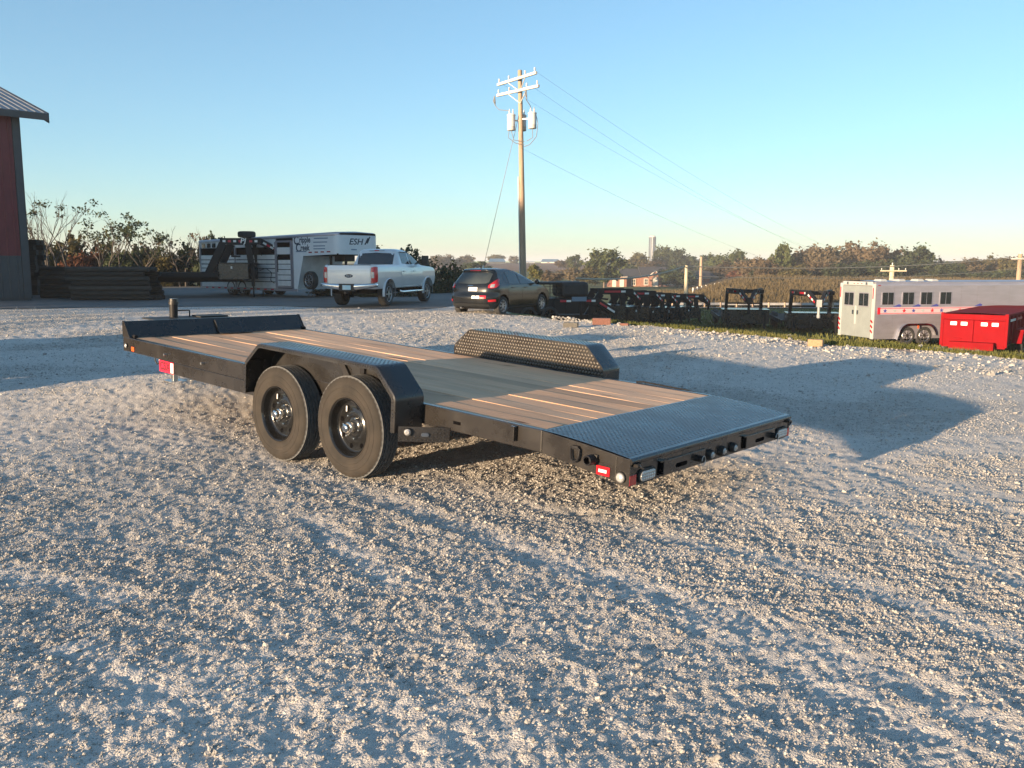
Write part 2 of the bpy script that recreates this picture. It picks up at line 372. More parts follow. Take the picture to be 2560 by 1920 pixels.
# terrain sheet to the horizon
azs = np.concatenate([np.arange(-180,-40,4.), np.arange(-40,40,.4), np.arange(40,180.1,4.)])*math.pi/180
rs = np.concatenate([[.3], np.geomspace(1.5, 8500, 190)])
A, Rr = np.meshgrid(azs, rs); A = A.ravel(); Rr = Rr.ravel()
Dd = Rr*np.cos(np.clip(np.abs(A), 0, 1.06))
Z = terrain_z(A, Dd); E_ = edge_d(A)
X = CAM.x + Rr*(np.cos(A)*FH.x+np.sin(A)*RH.x); Y = CAM.y + Rr*(np.cos(A)*FH.y+np.sin(A)*RH.y)
inside = Dd < E_
infan = np.abs(A) < R_(40)
Z = np.where(inside & infan, Z-.09, Z)
Z = Z + np.where(inside, 0, .10*(fb(X*.35, Y*.35, 51, 2)-.5)*np.clip((Dd-E_)/3, 0, 1))
colr = np.tile(GRAV, (len(X),1))
def mix(mask, c):
    global colr; k = mask[:,None]; colr = colr*(1-k)+np.array(c)*k
u_of = 1280+2202*np.tan(np.clip(A,-1.2,1.2))
out = sstep(0, 1.2, Dd-E_)
mix(out, (.125,.13,.042))
pn = fb(X*.12, Y*.12, 61, 3)
mix(out*sstep(.45,.62,pn)*.6, (.13,.11,.045))
right = sstep(1480,1600,u_of)
mix(right*sstep(57.5,59,Dd)*(1-sstep(62,64,Dd))*sstep(.35,.5,fb(X*.2,Y*.2,63,2)), (.26,.17,.10))
hill = sstep(106,110,Dd)*(1-sstep(300,330,Dd))
weeds = hill*sstep(1640,1720,u_of)*(1-sstep(168,190,Dd)*0)
mix(weeds, (.10,.070,.036)); mix(weeds*sstep(.52,.62,fb(X*.09,Y*.16,65,3)), (.085,.09,.03))
mix(hill*(1-sstep(1640,1720,u_of)), (.12,.125,.04))
mix(sstep(300,330,Dd)*sstep(950,1020,u_of)*(1-sstep(1470,1500,u_of)), (.21,.115,.08))
mix(sstep(300,330,Dd)*sstep(1490,1520,u_of), (.09,.085,.04))
gnd = fresh('ground', np.stack([X,Y,Z],1), fan_faces(len(rs), len(azs)), attr_ground('ground_mat', .95, .35, 6., .06, .3), 'structure')
set_col(gnd.data, colr); gnd.data.shade_smooth()

# gravel yard, finely displaced where the photograph shows its stones
na, nr = 560, 720
azs = np.linspace(-R_(41), R_(41), na); rs = np.geomspace(1.7, 62, nr)
A, Rr = np.meshgrid(azs, rs); A = A.ravel(); Rr = Rr.ravel(); A = A + (rng.random(len(A))-.5)*R_(82)/na*.5
D0 = Rr*np.cos(A); E_ = edge_d(A)
lim = E_ + .5*(fb(A*40, A*7, 71, 3)-.5)*E_*.10
over = D0 > lim
sc = np.where(over, np.maximum(lim/D0, .0), 1.); Rr = Rr*sc; Dd = Rr*np.cos(A)
X = CAM.x + Rr*(np.cos(A)*FH.x+np.sin(A)*RH.x); Y = CAM.y + Rr*(np.cos(A)*FH.y+np.sin(A)*RH.y)
tf, tm = track_field(X, Y)
damp = 1-.8*sstep(24,29,Dd)
def yard_h(X, Y, Dd, tf, damp): return gravel_z(X, Y, Dd)*damp + tf*damp + mound(X, Y)
Z = yard_h(X, Y, Dd, tf, damp)
Z = np.where(over, -.16, Z); Z = Z + np.minimum(terrain_z(A, Dd), 0)*sstep(20,26,Dd)
dust = sstep(.40,.62, fb(X*.55, Y*.55, 81, 3)); dust = np.maximum(dust, tm*.9)
c = GRAV[None,:]*(.93+.14*dust[:,None])*(.90+.2*fb(X*9,Y*9,91,2)[:,None])
edge_dirt = sstep(-2.2,-.2,Dd-lim)*sstep(1500,1640,1280+2202*np.tan(A))*sstep(.5,.7,fb(X*1.3,Y*1.3,95,3))
c = c*(1-.75*edge_dirt[:,None])+np.array([.24,.14,.10])*.75*edge_dirt[:,None]
yard = fresh('gravel_yard', np.stack([X,Y,Z],1), fan_faces(nr, na), attr_ground('gravel_mat', .95, 14., 120., .012, .16), 'structure')
set_col(yard.data, c); yard.data.shade_smooth()

# loose stones
def stone_points():
    g = np.linspace(1.75, 31, 2000); pdf = np.where(g < 5, 15000, 15000*(5/g)**2.2)*g; cdf = np.cumsum(pdf); N = int(2*math.tan(R_(34))*cdf[-1]*(g[1]-g[0]))
    D = np.interp(rng.random(N)*cdf[-1], cdf, g); a = np.arctan((rng.random(N)-.5)*2*math.tan(R_(34))); L = D*np.tan(a)
    x = CAM.x+FH.x*D+RH.x*L; y = CAM.y+FH.y*D+RH.y*L
    dens = .42+.58*sstep(.36,.60,fb(x*.9,y*.9,101,3)); tf, tm = track_field(x, y)
    dens *= 1-.75*tm
    dens *= 1-.6*sstep(.45,.62, fb(x*.55, y*.55, 81, 3))
    k = (rng.random(len(x)) < dens) & (D < edge_d(a)-.3); x, y, D, tf = x[k], y[k], D[k], tf[k]
    z = yard_h(x, y, D, tf, 1-.8*sstep(24,29,D)) + np.minimum(terrain_z(a[k], D), 0)*sstep(20,26,D)
    r = np.clip(.0020*np.exp(rng.normal(0,.50,len(x))), .0011, .013)*np.clip(D/5, 1, 1.8)**.3*np.clip(D/9, 1, 3.)**.75
    big = rng.random(len(x)) < .0025; r[big] *= 2.1
    z = z + r*.25
    return x, y, z, r
def edge_points(n=3600):
    a = np.interp(rng.random(n), [0,1], [az_u(1380), az_u(2650)]); E = edge_d(a)
    D = E - np.abs(rng.normal(0, 1.5, n)) + .2; L = D*np.tan(a)
    x = CAM.x+FH.x*D+RH.x*L; y = CAM.y+FH.y*D+RH.y*L
    r = np.clip(.012*np.exp(rng.normal(0,.55,n)), .006, .055); k = rng.random(n) < .25+.75*sstep(.4,.6,fb(x*.8,y*.8,111,2))
    z = gravel_z(x, y, D); return x[k], y[k], (z+r*.2)[k], r[k]
def scatter(name, pts, mat, kind='stuff', seed0=0):
    x, y, z, r = pts; n = len(x)
    me = bpy.data.meshes.new(name); me.vertices.add(n); me.vertices.foreach_set('co', np.stack([x,y,z],1).astype(np.float32).ravel())
    at = me.attributes.new('scl', 'FLOAT_VECTOR', 'POINT')
    s = np.stack([r*(.8+.5*rng.random(n)), r*(.8+.5*rng.random(n)), r*(.6+.4*rng.random(n))], 1)
    at.data.foreach_set('vector', s.astype(np.float32).ravel()); me.update()
    o = bpy.data.objects.new(name, me); COL.objects.link(o); o['kind'] = kind
    g = bpy.data.node_groups.new(name+'_nodes', 'GeometryNodeTree')
    g.interface.new_socket('Geometry', in_out='INPUT', socket_type='NodeSocketGeometry'); g.interface.new_socket('Geometry', in_out='OUTPUT', socket_type='NodeSocketGeometry')
    N = g.nodes.new; Lk = g.links.new
    gi, go = N('NodeGroupInput'), N('NodeGroupOutput'); join = N('GeometryNodeJoinGeometry')
    for k in range(6):
        ico = N('GeometryNodeMeshIcoSphere'); ico.inputs['Subdivisions'].default_value = 2
        pos = N('GeometryNodeInputPosition'); nz = N('ShaderNodeTexNoise'); nz.inputs['Scale'].default_value = .9; nz.inputs['Detail'].default_value = 1
        ad = N('ShaderNodeVectorMath'); ad.operation = 'ADD'; ad.inputs[1].default_value = (k*7.1+seed0, k*3.3, k*5.7)
        Lk(pos.outputs[0], ad.inputs[0]); Lk(ad.outputs[0], nz.inputs['Vector'])
        sb = N('ShaderNodeVectorMath'); sb.operation = 'SUBTRACT'; sb.inputs[1].default_value = (.5,.5,.5); Lk(nz.outputs['Color'], sb.inputs[0])
        sc = N('ShaderNodeVectorMath'); sc.operation = 'SCALE'; sc.inputs['Scale'].default_value = 2.0; Lk(sb.outputs[0], sc.inputs[0])
        sp = N('GeometryNodeSetPosition'); Lk(ico.outputs[0], sp.inputs[0]); Lk(sc.outputs[0], sp.inputs['Offset'])
        sm = N('GeometryNodeSetMaterial'); sm.inputs['Material'].default_value = mat; Lk(sp.outputs[0], sm.inputs[0])
        ss = N('GeometryNodeSetShadeSmooth'); ss.inputs['Shade Smooth'].default_value = False; Lk(sm.outputs[0], ss.inputs[0])
        ti = N('GeometryNodeGeometryToInstance'); Lk(ss.outputs[0], ti.inputs[0]); Lk(ti.outputs[0], join.inputs[0])
    iop = N('GeometryNodeInstanceOnPoints'); iop.inputs['Pick Instance'].default_value = True
    ri = N('FunctionNodeRandomValue'); ri.data_type = 'INT'; ri.inputs[4].default_value = 0; ri.inputs[5].default_value = 5
    rr = N('FunctionNodeRandomValue'); rr.data_type = 'FLOAT_VECTOR'; rr.inputs[1].default_value = (.7,.7,6.28)
    na_ = N('GeometryNodeInputNamedAttribute'); na_.data_type = 'FLOAT_VECTOR'; na_.inputs['Name'].default_value = 'scl'
    Lk(gi.outputs[0], iop.inputs['Points']); Lk(join.outputs[0], iop.inputs['Instance']); Lk(ri.outputs[2], iop.inputs['Instance Index'])
    Lk(rr.outputs[0], iop.inputs['Rotation']); Lk(na_.outputs['Attribute'], iop.inputs['Scale']); Lk(iop.outputs[0], go.inputs[0])
    md = o.modifiers.new('scatter', 'NODES'); md.node_group = g
    return o
M['stone'] = pm('limestone', (.31,.29,.265), .9, 0, var2=(.42,.395,.36), scale=2, randobj=.30)
scatter('gravel', stone_points(), M['stone'])
scatter('gravel_rubble', edge_points(), M['stone'], seed0=50)

# darker sheet over the gravel before the stored trailers, tree shade put into its colour
shade_strip_e = [(-1500,775),(-400,774),(0,773),(222,770),(400,768),(660,764.5),(836,770),(950,772.5),(1050,774),(1120,768),(1150,757)]
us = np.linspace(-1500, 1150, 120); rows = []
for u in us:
    v = np.interp(u, [e[0] for e in shade_strip_e], [e[1] for e in shade_strip_e]); p = GP(u, v)
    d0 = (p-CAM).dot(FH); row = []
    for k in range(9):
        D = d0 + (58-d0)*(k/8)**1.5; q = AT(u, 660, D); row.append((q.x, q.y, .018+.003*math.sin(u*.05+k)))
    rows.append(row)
M['shade_strip'] = pm('painted_shade', (.13,.125,.12), .85, 0, var=.2, scale=.6, bump=.006, bscale=20)
tag(MB().grid(rows).build('shade_strip', M['shade_strip'], smooth=True), kind='structure')

# road beyond the grass
rows = []
for u in np.linspace(1250, 5200, 90):
    row = []
    for D in (95.5, 101, 106.5):
        z = float(terrain_z(np.array([az_u(u)]), np.array([D]))[0]); lat = D*math.tan(az_u(u)); q = LD(lat, D, z+.12); row.append(tuple(q))
    rows.append(row)
M['road'] = pm('pale_road', (.34,.29,.25), .9, 0, var=.1, scale=.3)
tag(MB().grid(rows).build('road', M['road'], smooth=True), kind='structure')

# ------------------------------------------------------------------ the flat deck trailer
H = 1.054; XC = 3.156216-.87484/2; RW = .3728
TH, PH = .0468648, .0086718
TM = Matrix.Translation((XC,0,RW)) @ Matrix.Rotation(PH,4,'X') @ Matrix.Rotation(-TH,4,'Y') @ Matrix.Translation((-XC,0,-RW))
T = thing('equipment_trailer', (0,0,0), 0, 'black tandem axle equipment trailer with bare plank deck, standing in the foreground on gravel', 'trailer')
T.rotation_mode = 'QUATERNION'; T.matrix_world = TM
TMI = TM.inverted()

def deck_mat():
    mt = bpy.data.materials.new('deck_timber'); mt.use_nodes = True; n = mt.node_tree.nodes; l = mt.node_tree.links; b = n['Principled BSDF']
    b.inputs['Roughness'].default_value = .72; b.inputs['Specular IOR Level'].default_value = .3
    tc = n.new('ShaderNodeTexCoord'); oi = n.new('ShaderNodeObjectInfo'); cb = n.new('ShaderNodeCombineXYZ')
    ml = n.new('ShaderNodeMath'); ml.operation = 'MULTIPLY'; ml.inputs[1].default_value = 53; l.new(oi.outputs['Random'], ml.inputs[0]); l.new(ml.outputs[0], cb.inputs[0]); l.new(ml.outputs[0], cb.inputs[2])
    va = n.new('ShaderNodeVectorMath'); va.operation = 'ADD'; l.new(tc.outputs['Object'], va.inputs[0]); l.new(cb.outputs[0], va.inputs[1])
    def noise(scl, st, det=5, dist=0.):
        mp = n.new('ShaderNodeMapping'); mp.inputs['Scale'].default_value = st; l.new(va.outputs[0], mp.inputs[0])
        z = n.new('ShaderNodeTexNoise'); z.inputs['Scale'].default_value = scl; z.inputs['Detail'].default_value = det; z.inputs['Distortion'].default_value = dist; l.new(mp.outputs[0], z.inputs['Vector']); return z.outputs['Fac']
    def ramp(f, p0, c0, p1, c1):
        r = n.new('ShaderNodeValToRGB'); r.color_ramp.elements[0].position = p0; r.color_ramp.elements[1].position = p1
        r.color_ramp.elements[0].color = (*c0,1); r.color_ramp.elements[1].color = (*c1,1); l.new(f, r.inputs[0]); return r.outputs[0]
    grain = ramp(noise(9, (.25,7,7), 7, .6), .3, (.64,.39,.235), .72, (.80,.52,.33))
    blot = ramp(noise(1.6, (.6,2,2), 4), .35, (.86,.84,.83), .7, (1.12,1.06,1.0))
    knot = ramp(noise(3.2, (.55,2.4,2.4), 2), .24, (.34,.26,.21), .30, (1,1,1))
    stain = ramp(noise(.9, (.35,2.6,2.6), 3), .27, (.62,.52,.45), .37, (1,1,1))
    out = grain
    for x in (blot, knot, stain):
        mx = n.new('ShaderNodeMix'); mx.data_type = 'RGBA'; mx.blend_type = 'MULTIPLY'; mx.inputs[0].default_value = 1; l.new(out, mx.inputs[6]); l.new(x, mx.inputs[7]); out = mx.outputs[2]
    hv = n.new('ShaderNodeHueSaturation'); mr = n.new('ShaderNodeMapRange'); mr.inputs['To Min'].default_value = .78; mr.inputs['To Max'].default_value = 1.2; l.new(oi.outputs['Random'], mr.inputs[0]); l.new(mr.outputs[0], hv.inputs['Value']); l.new(out, hv.inputs['Color']); l.new(hv.outputs[0], b.inputs['Base Color'])
    bp = n.new('ShaderNodeBump'); bp.inputs['Distance'].default_value = .0015; l.new(noise(12, (.25,9,9), 5), bp.inputs['Height']); l.new(bp.outputs[0], b.inputs['Normal'])
    return mt
M['deck'] = deck_mat()
NP = 11; pw = 2*1.008/NP
for i in range(NP):
    y0 = -1.008+i*pw; dz = random.uniform(-.0022,.0022); tl = random.uniform(-.0022,.0022)
    mb = MB(); st = 14; rows_t = []
    for k in range(st+1):
        x = .66+(6.045-.66)*k/st; wv = .0015*math.sin(k*1.3+i*2.1)
        za, zb = .625+dz+wv-tl, .625+dz+wv+tl
        a, b_ = y0+.0025, y0+pw-.0025
        rows_t.append([(x,a,.588),(x,a,za-.004),(x,a+.004,za),(x,b_-.004,zb),(x,b_,zb-.004),(x,b_,.588)])
    mb.grid(rows_t); mb.add([rows_t[0][j] for j in range(6)], [(5,4,3,2,1,0)]); mb.add([rows_t[-1][j] for j in range(6)], [(0,1,2,3,4,5)])
    mb.build('plank', M['deck'], T)

# frame
for s in (1, -1):
    fr = MB().prism([(s*1.010,.4885),(s*H,.4885),(s*H,.629),(s*1.010,.629)], .645, 6.155, 'x').build('frame_rail', M['black'], T, bevel=.007)
    tc_ = MB().prism([(s*.99,.372),(s*(H-.004),.372),(s*(H-.004),.486),(s*.99,.486)], 2.9, 5.412, 'x').beam((5.40,s*1.0,.43),(7.45,s*.07,.43),.05,.112).build('tongue_channel', M['black'], T, bevel=.004)
for x in (1.0, 1.5, 2.0, 3.0, 3.9, 4.7, 5.5):
    MB().box(x-.025, x+.025, -1.0, 1.0, .50, .585).build('cross_member', M['black_satin'], T)
# headboard
hb = MB().prism([(6.018,.629),(6.050,.629),(6.152,.757),(6.152,.787),(6.132,.787)], -1.04, 1.04, 'x' if False else 'y').build('headboard', M['black'], T, bevel=.004)
MB().box(6.112, 6.158, -1.05, 1.05, .490, .628).build('front_rail', M['black'], T, bevel=.006)
for s in (1, -1):
    MB().prism([(6.012,.631),(6.10,.628),(6.160,.628),(6.166,.70),(6.166,.792),(6.134,.792)], s*1.041, s*1.055).build('gusset', M['black'], hb, bevel=.002)
MB().prism([(5.985,.6305),(6.016,.6305),(6.118,.764),(6.088,.770)], -.225, .074).box(5.93,6.02,-.30,.074,.6305,.640).build('tie_bracket', M['black'], hb, bevel=.003)
for y_ in (1.0, -1.02): MB().cyl((5.98,y_,.642),(6.04,y_,.642),.019).build('hinge_pin', M['black_satin'], hb, smooth=True)
# tongue, jack, chains
MB().cyl((7.40,0,.44),(7.75,0,.44),.05).box(7.60,7.82,-.06,.06,.38,.50).build('coupler', M['black_satin'], T, smooth=True)
MB().box(6.72,7.22,-.62,.34,.690,.704).box(6.95,7.15,-.60,-.24,.706,.722).build('tongue_tray', M['plastic'], T)
jk = MB().cyl((7.13,0,.30),(7.13,0,.855),.047,n=20).box(7.075,7.185,-.055,.055,.60,.66).build('jack', M['black_satin'], T, smooth=True, bevel=.003)
MB().cyl((7.13,0,.855),(7.13,0,.885),.056,n=20).cyl((7.13,0,.885),(7.13,0,.922),.050,.046,n=20).build('jack_cap', M['weld'], jk, smooth=True)
MB().tube([(7.13,-.05,.78),(7.13,-.19,.78),(7.13,-.20,.775),(7.13,-.20,.70)],.008).build('crank_handle', M['black_satin'], jk, smooth=True)
MB().box(7.105,7.155,-.03,.03,-.05,.31).box(7.03,7.23,-.1,.1,-.058,-.046).build('jack_leg', M['zinc'], jk, bevel=.003)
ch = MB()
for (xa, ya) in ((5.60, .93), (5.50, .90)):
    pts = [(xa-.0+.16*t, ya-.05*t, .50-.13*math.sin(math.pi*t)-.0*t) for t in np.linspace(0,1,13)]
    for i in range(12):
        p, q_ = Vector(pts[i]), Vector(pts[i+1]); c_ = (p+q_)/2; d = (q_-p).normalized(); sd = d.cross(Vector((0,1,0) if i%2 else (1,0,1))).normalized()
        ring = [c_+d*(.018*math.cos(t))+sd*(.009*math.sin(t)) for t in np.linspace(0,2*math.pi,9)]
        ch.tube(ring, .0035, 5, caps=False)
ch.build('safety_chain', M['zinc'], T, smooth='full')['kind'] = 'stuff'
MB().tube([(5.68,.95,.49),(5.70,.95,.44),(5.66,.95,.40),(5.62,.95,.415),(5.60,.95,.46)],.006).build('cable', M['plastic'], T, smooth=True)

# tread plate bumps: raised lozenges laid alternately
def tread(fn, s0, s1, t0, t1, pitch=.030, l=.011, wd=.0048, hgt=.0028, inside=None):
    mb = MB(); ns, ntt = int((s1-s0)/pitch), int((t1-t0)/pitch)
    for i in range(ns+1):
        for j in range(ntt+1):
            s, t = s0+(i+.5)*pitch, t0+(j+.5)*pitch
            if s > s1-l or t > t1-l or (inside and not inside(s, t)): continue
            a = R_(45 if (i+j)%2 else -45); ca, sa = math.cos(a), math.sin(a)
            def q(x, y, h): return fn(s+x*ca-y*sa, t+x*sa+y*ca, h)
            mb.add([q(-l,0,0), q(0,-wd,0), q(l,0,0), q(0,wd,0), q(-l*.45,0,hgt), q(l*.45,0,hgt)], [(0,1,5,4),(1,2,5),(2,3,4,5),(3,0,4)])
    return mb
def rounded(path, r=.035, k=4):
    out = [Vector(path[0])]
    for a, b_, c_ in zip(path[:-2], path[1:-1], path[2:]):
        a, b_, c_ = Vector(a), Vector(b_), Vector(c_); p0 = b_+(a-b_).normalized()*r; p1 = b_+(c_-b_).normalized()*r
        for i in range(k+1):
            t = i/k; out.append(p0*(1-t)**2+b_*2*t*(1-t)+p1*t*t)
    out.append(Vector(path[-1])); return out
FP = rounded([(3.528,.462),(3.517,.716),(3.315,.887),(1.897,.887),(1.697,.700),(1.703,.455)])
YI, YO = H+.002, 1.309
for s in (1, -1):
    n = len(FP); mb = MB()
    nor = []
    for i in range(n):
        d = (FP[min(i+1,n-1)]-FP[max(i-1,0)]).normalized(); nor.append(Vector((d.y,-d.x)))   # points outward/up
    if nor[n//2].y < 0: nor = [-v for v in nor]
    ys = [YI, YI+.05, (YI+YO)/2, YO-.018, YO-.006, YO]; dr = [0,0,0,0,-.003,-.012]
    mb.grid([[ (p.x+nv.x*d_, s*y, p.y+nv.y*d_) for y, d_ in zip(ys, dr)] for p, nv in zip(FP, nor)])
    mb.grid([[ (p.x+nv.x*(d_-.005), s*y, p.y+nv.y*(d_-.005)) for y, d_ in zip(ys, dr)] for p, nv in zip(FP, nor)])
    fd = mb.build('fender', M['black_tread'], T, smooth=True)
    lp = MB().grid([[(p.x+nv.x*d_, s*yy, p.y+nv.y*d_) for yy, d_ in ((YO,-.012),(YO+.001,-.036),(YO-.006,-.036),(YO-.006,-.012))] for p, nv in zip(FP, nor)]).build('lip', M['black_tread'], fd, smooth=True)
    # inner panel above the deck
    poly = [(p.x, p.y) for p in FP if p.y > .64]; poly = [(3.520,.629)]+poly+[(1.699,.629)]
    ip = MB().prism(poly, s*(YI-.006), s*(YI+.000)).build('inner_panel', M['black_tread'], fd)
    top = lambda z0, x: .887 if 1.897 < x < 3.315 else (.700+(x-1.697)/.2*.187 if x <= 1.897 else .887-(x-3.315)/.202*.171)
    bm_ = MB()
    t1 = MB(); kk = 0
    for ix in range(54):
        for iz in range(8):
            x, z = 1.712+ix*.0336+(.0168 if iz%2 else 0), .648+iz*.0305
            if x > 3.505 or z > top(0,x)-.018: continue
            a = R_(45 if iz%2 else -45); ca, sa = math.cos(a), math.sin(a); vs = []
            for rad, hh in ((1.,0.),(.7,.0046),(.3,.0066)):
                for q in range(8):
                    u_, v_ = .0150*rad*math.cos(q*math.pi/4), .0100*rad*math.sin(q*math.pi/4); vs.append((x+u_*ca-v_*sa, s*(YI-.006-hh), z+u_*sa+v_*ca))
            t1.add(vs, [(r*8+q, r*8+(q+1)%8, (r+1)*8+(q+1)%8, (r+1)*8+q) for r in range(2) for q in range(8)]+[tuple(range(16,24))])
    # along the top strip by arc length
    cum = [0]
    for a, b_ in zip(FP[:-1], FP[1:]): cum.append(cum[-1]+(b_-a).length)
    def onpath(sv):
        i = max(0, min(n-2, int(np.searchsorted(cum, sv))-1)); t = (sv-cum[i])/(cum[i+1]-cum[i]); p = FP[i].lerp(FP[i+1], t); nv = nor[i].lerp(nor[i+1], t); return p, nv
    def ftop(sv, y, h):
        p, nv = onpath(sv); return (p.x+nv.x*h, s*y, p.y+nv.y*h)
    t2 = tread(ftop, .02, cum[-1]-.02, YI+.005, YO-.02, pitch=.020, l=.0085, wd=.0036, hgt=.0014)
    def flip_(sv, q_, h):
        p, nv = onpath(sv); return (p.x-nv.x*q_, s*(YO+.001+h), p.y-nv.y*q_)
    t3 = tread(flip_, .01, cum[-1]-.01, .006, .0365, pitch=.026, l=.010, wd=.005, hgt=.003)
    tq = t1.build('tread_bumps', M['glint_bump'], fd, smooth=60); tq['kind'] = 'stuff'
    for t_ in (t2, t3): bm_.add(t_.v, t_.f)
    tp = bm_.build('tread_pattern', M['black_tread'], fd, smooth=60); tp['kind'] = 'stuff'
    for x0, x1 in ((2.62,2.32),(2.33,2.33)):
        MB().beam((x0,s*(YI+.012),.86),(x1,s*(YI+.012),.50),.018,.05,(1,0,0)).build('brace', M['black'], fd)

# dovetail
def dz_(x):
    t = max(0, min(1, 1-x/.64)); return .6285-.0535*(.35*t+.65*t*t)
rows = [[(x, y, dz_(x)) for y in np.linspace(-1.045,1.045,9)] for x in np.linspace(.648,0.012,12)]
dv = MB().grid(rows).grid([[(a,b_,c_-.006) for a,b_,c_ in r] for r in rows]).build('dovetail_plate', M['black_tread'], T, smooth=True)
tp = tread(lambda x, y, h: (x, y, dz_(x)+h), .03, .645, -1.04, 1.04, pitch=.0195, l=.0088, wd=.0038, hgt=.0017).build('tread_pattern', M['black_tread'], dv); tp['kind'] = 'stuff'
for s in (1, -1):
    sd = MB().prism([(.642,.4885),(.642,.6265),(.32,.604),(0,.572),(0,.416),(.093,.416),(.093,.43)], s*1.035, s*H).build('dovetail_side', M['black'], T, bevel=.002)
    for x, z0, z1 in ((.640,.489,.626),(.093,.417,.580)):
        wm = MB()
        for z in np.arange(z0, z1, .011): wm.cyl((x, s*(H-.004), z), (x, s*(H+.004), z), .007, .004, 7)
        wm.build('weld_bead', M['weld'], sd, smooth=True)
MB().tube([(.010,-1.05,.558),(.010,1.05,.558)], .020, 16).build('rear_bar', M['black'], T, smooth=True)
rp = MB().box(.004,.016,-1.05,1.05,.416,.545).build('rear_panel', M['black'], T)
def oval(cx, cz, hw, hh, n=10):
    pts = []
    for sgn in (1, -1):
        for k in range(n+1):
            a = -math.pi/2+math.pi*k/n; a = a if sgn > 0 else a+math.pi
            pts.append((cx+sgn*(hw-hh)+hh*math.cos(a), cz+hh*math.sin(a)))
    return pts
def ring_prism(mb, poly, x0, x1): return mb.prism(poly, x0, x1, 'x')
for yc in (.878, -.912):
    tl = ring_prism(MB(), oval(yc,.459,.092,.042), -.010, .006).build('tail_light', M['plastic'], T, bevel=.004)
    ln = ring_prism(MB(), oval(yc,.459,.078,.030), -.0145, -.009).build('lens', M['clear_lens'], tl, bevel=.003)
    dm = MB()
    for i in range(-3,4):
        for j in (-1,0,1): dm.lathe([(.0001,-.004),(.006,-.002),(.0085,0)], (-.0146,yc+i*.0205,.459+j*.017), 8, 'x')
    dm.build('led_dots', M['zinc'], tl, smooth=True)
for y0, y1 in ((1.052,.985),(-.995,-1.052)):
    MB().box(-.001,.004,y1,y0,.420,.478).build('reflector', M['red_lens'], T)
for y0, y1, s0, s1, kn in ((.700,.205,.561,.429,.298),(-.358,-.800,-.50,-.627,-.752)):
    rm = MB().box(-.005,.004,y1,y0,.424,.512).build('ramp_panel', M['black'], T, bevel=.003)
    ring_prism(MB(), oval((s0+s1)/2,.459,.066,.013), -.0065,.002).build('hand_slot', M['under'], rm)
    MB().cyl((-.005,kn,.463),(-.045,kn,.463),.021,n=18).build('ramp_knob', M['black_satin'], rm, smooth=True)
    MB().tube([(-.046,kn+.022*math.cos(t),.463+.030*math.sin(t)-.008) for t in np.linspace(0,5.6,14)], .0022, 6).build('pin_wire', M['zinc'], rm, smooth=True)
    MB().box(-.003,.004,y0+.012,y0+.052,.432,.508).build('ramp_slot', M['under'], rm)
    MB().box(-.018,.004,y0-.01,y0+.058,.512,.520).build('latch_plate', M['black'], rm)
for yc in (.140,-.018,-.172):
    mk = MB().cyl((.004,yc,.461),(-.022,yc,.461),.036,.032,20).build('marker_light', M['plastic'], T, smooth=True)
    MB().lathe([(.0001,-.008),(.012,-.007),(.020,-.002),(.021,0)], (-.022,yc,.461), 18, 'x').build('lens', M['clear_lens'], mk, smooth=True)
    MB().box(-.031,-.029,yc-.013,yc-.004,.452,.470).box(-.031,-.029,yc+.004,yc+.013,.452,.470).build('diode', M['zinc'], mk)
for y, s in ((1.0,1),(-1.0,-1)):
    MB().tube([(.004,y,.535),(-.03,y,.535),(-.034,y,.528),(-.034,y-s*.03,.515)], .006, 6).box(-.03,.004,y-.025,y+.025,.528,.546).build('ramp_hook', M['black'], T, smooth=True)
# side fittings
YS = H+.001
MB().box(.352,.398,YS,YS+.022,.566,.586).tube([(.345,YS+.016,.572),(.345,YS+.020,.535),(.352,YS+.022,.505),(.375,YS+.023,.490),(.398,YS+.022,.505),(.405,YS+.020,.535),(.405,YS+.016,.572),(.345,YS+.016,.572)], .0075, 8).build('tie_ring', M['black_satin'], T, smooth=True)
tb = MB().lathe([(.026,-.002),(.030,.02),(.030,.075),(.026,.078),(.022,.076),(.021,.03),(.0001,.028)], (.246,YS,.531), 24).build('light_tube', M['black_satin'], T, smooth=True)
MB().box(.216,.240,YS,YS+.018,.515,.56).build('tube_gusset', M['weld'], tb)
rf = MB().box(.133,.227,YS-.001,YS+.005,.445,.500).build('side_reflector', M['red_lens'], T, bevel=.008)
MB().box(.152,.208,YS+.005,YS+.008,.464,.482).build('white_insert', M['tape_white'], rf)
def round_light(x, y, z, r, parent=None, name='side_light'):
    o = MB().cyl((x,y,z),(x,y+.014,z),r,r*.94,20).build(name, M['plastic'], parent or T, smooth=True)
    MB().lathe([(.0001,.010),(r*.4,.009),(r*.72,.004),(r*.78,0)], (x,y+.014,z), 18).build('lens', M['clear_lens'], o, smooth=True)
    return o
round_light(.054, YS, .461, .034)
round_light(6.072, YS, .547, .026)
MB().box(5.916,5.972,YS-.001,YS+.005,.503,.547).build('orange_reflector', M['orange_lens'], T, bevel=.003)
sp_ = MB().box(.838,.874,YS,YS+.036,.528,.622).build('stake_pocket', M['black'], T, bevel=.003)
ring_prism(MB(), [(0,0)]*0 or oval(0,0,.1,.1), 0, 0) if False else None
MB().box(1.335,1.40,YS-.001,YS+.003,.540,.560).build('wire_slot', M['under'], T)
for x in (5.255, 4.577): MB().cyl((x,YS,.551),(x,YS+.032,.551),.012,n=12).build('spool_stub', M['zinc'], T, smooth=True)
MB().tube([(1.364,-1.068,.632),(1.30,-1.075,.640),(.87,-1.075,.628),(.808,-1.068,.622)], .007, 8).build('rub_rod', M['black_satin'], T, smooth=True)
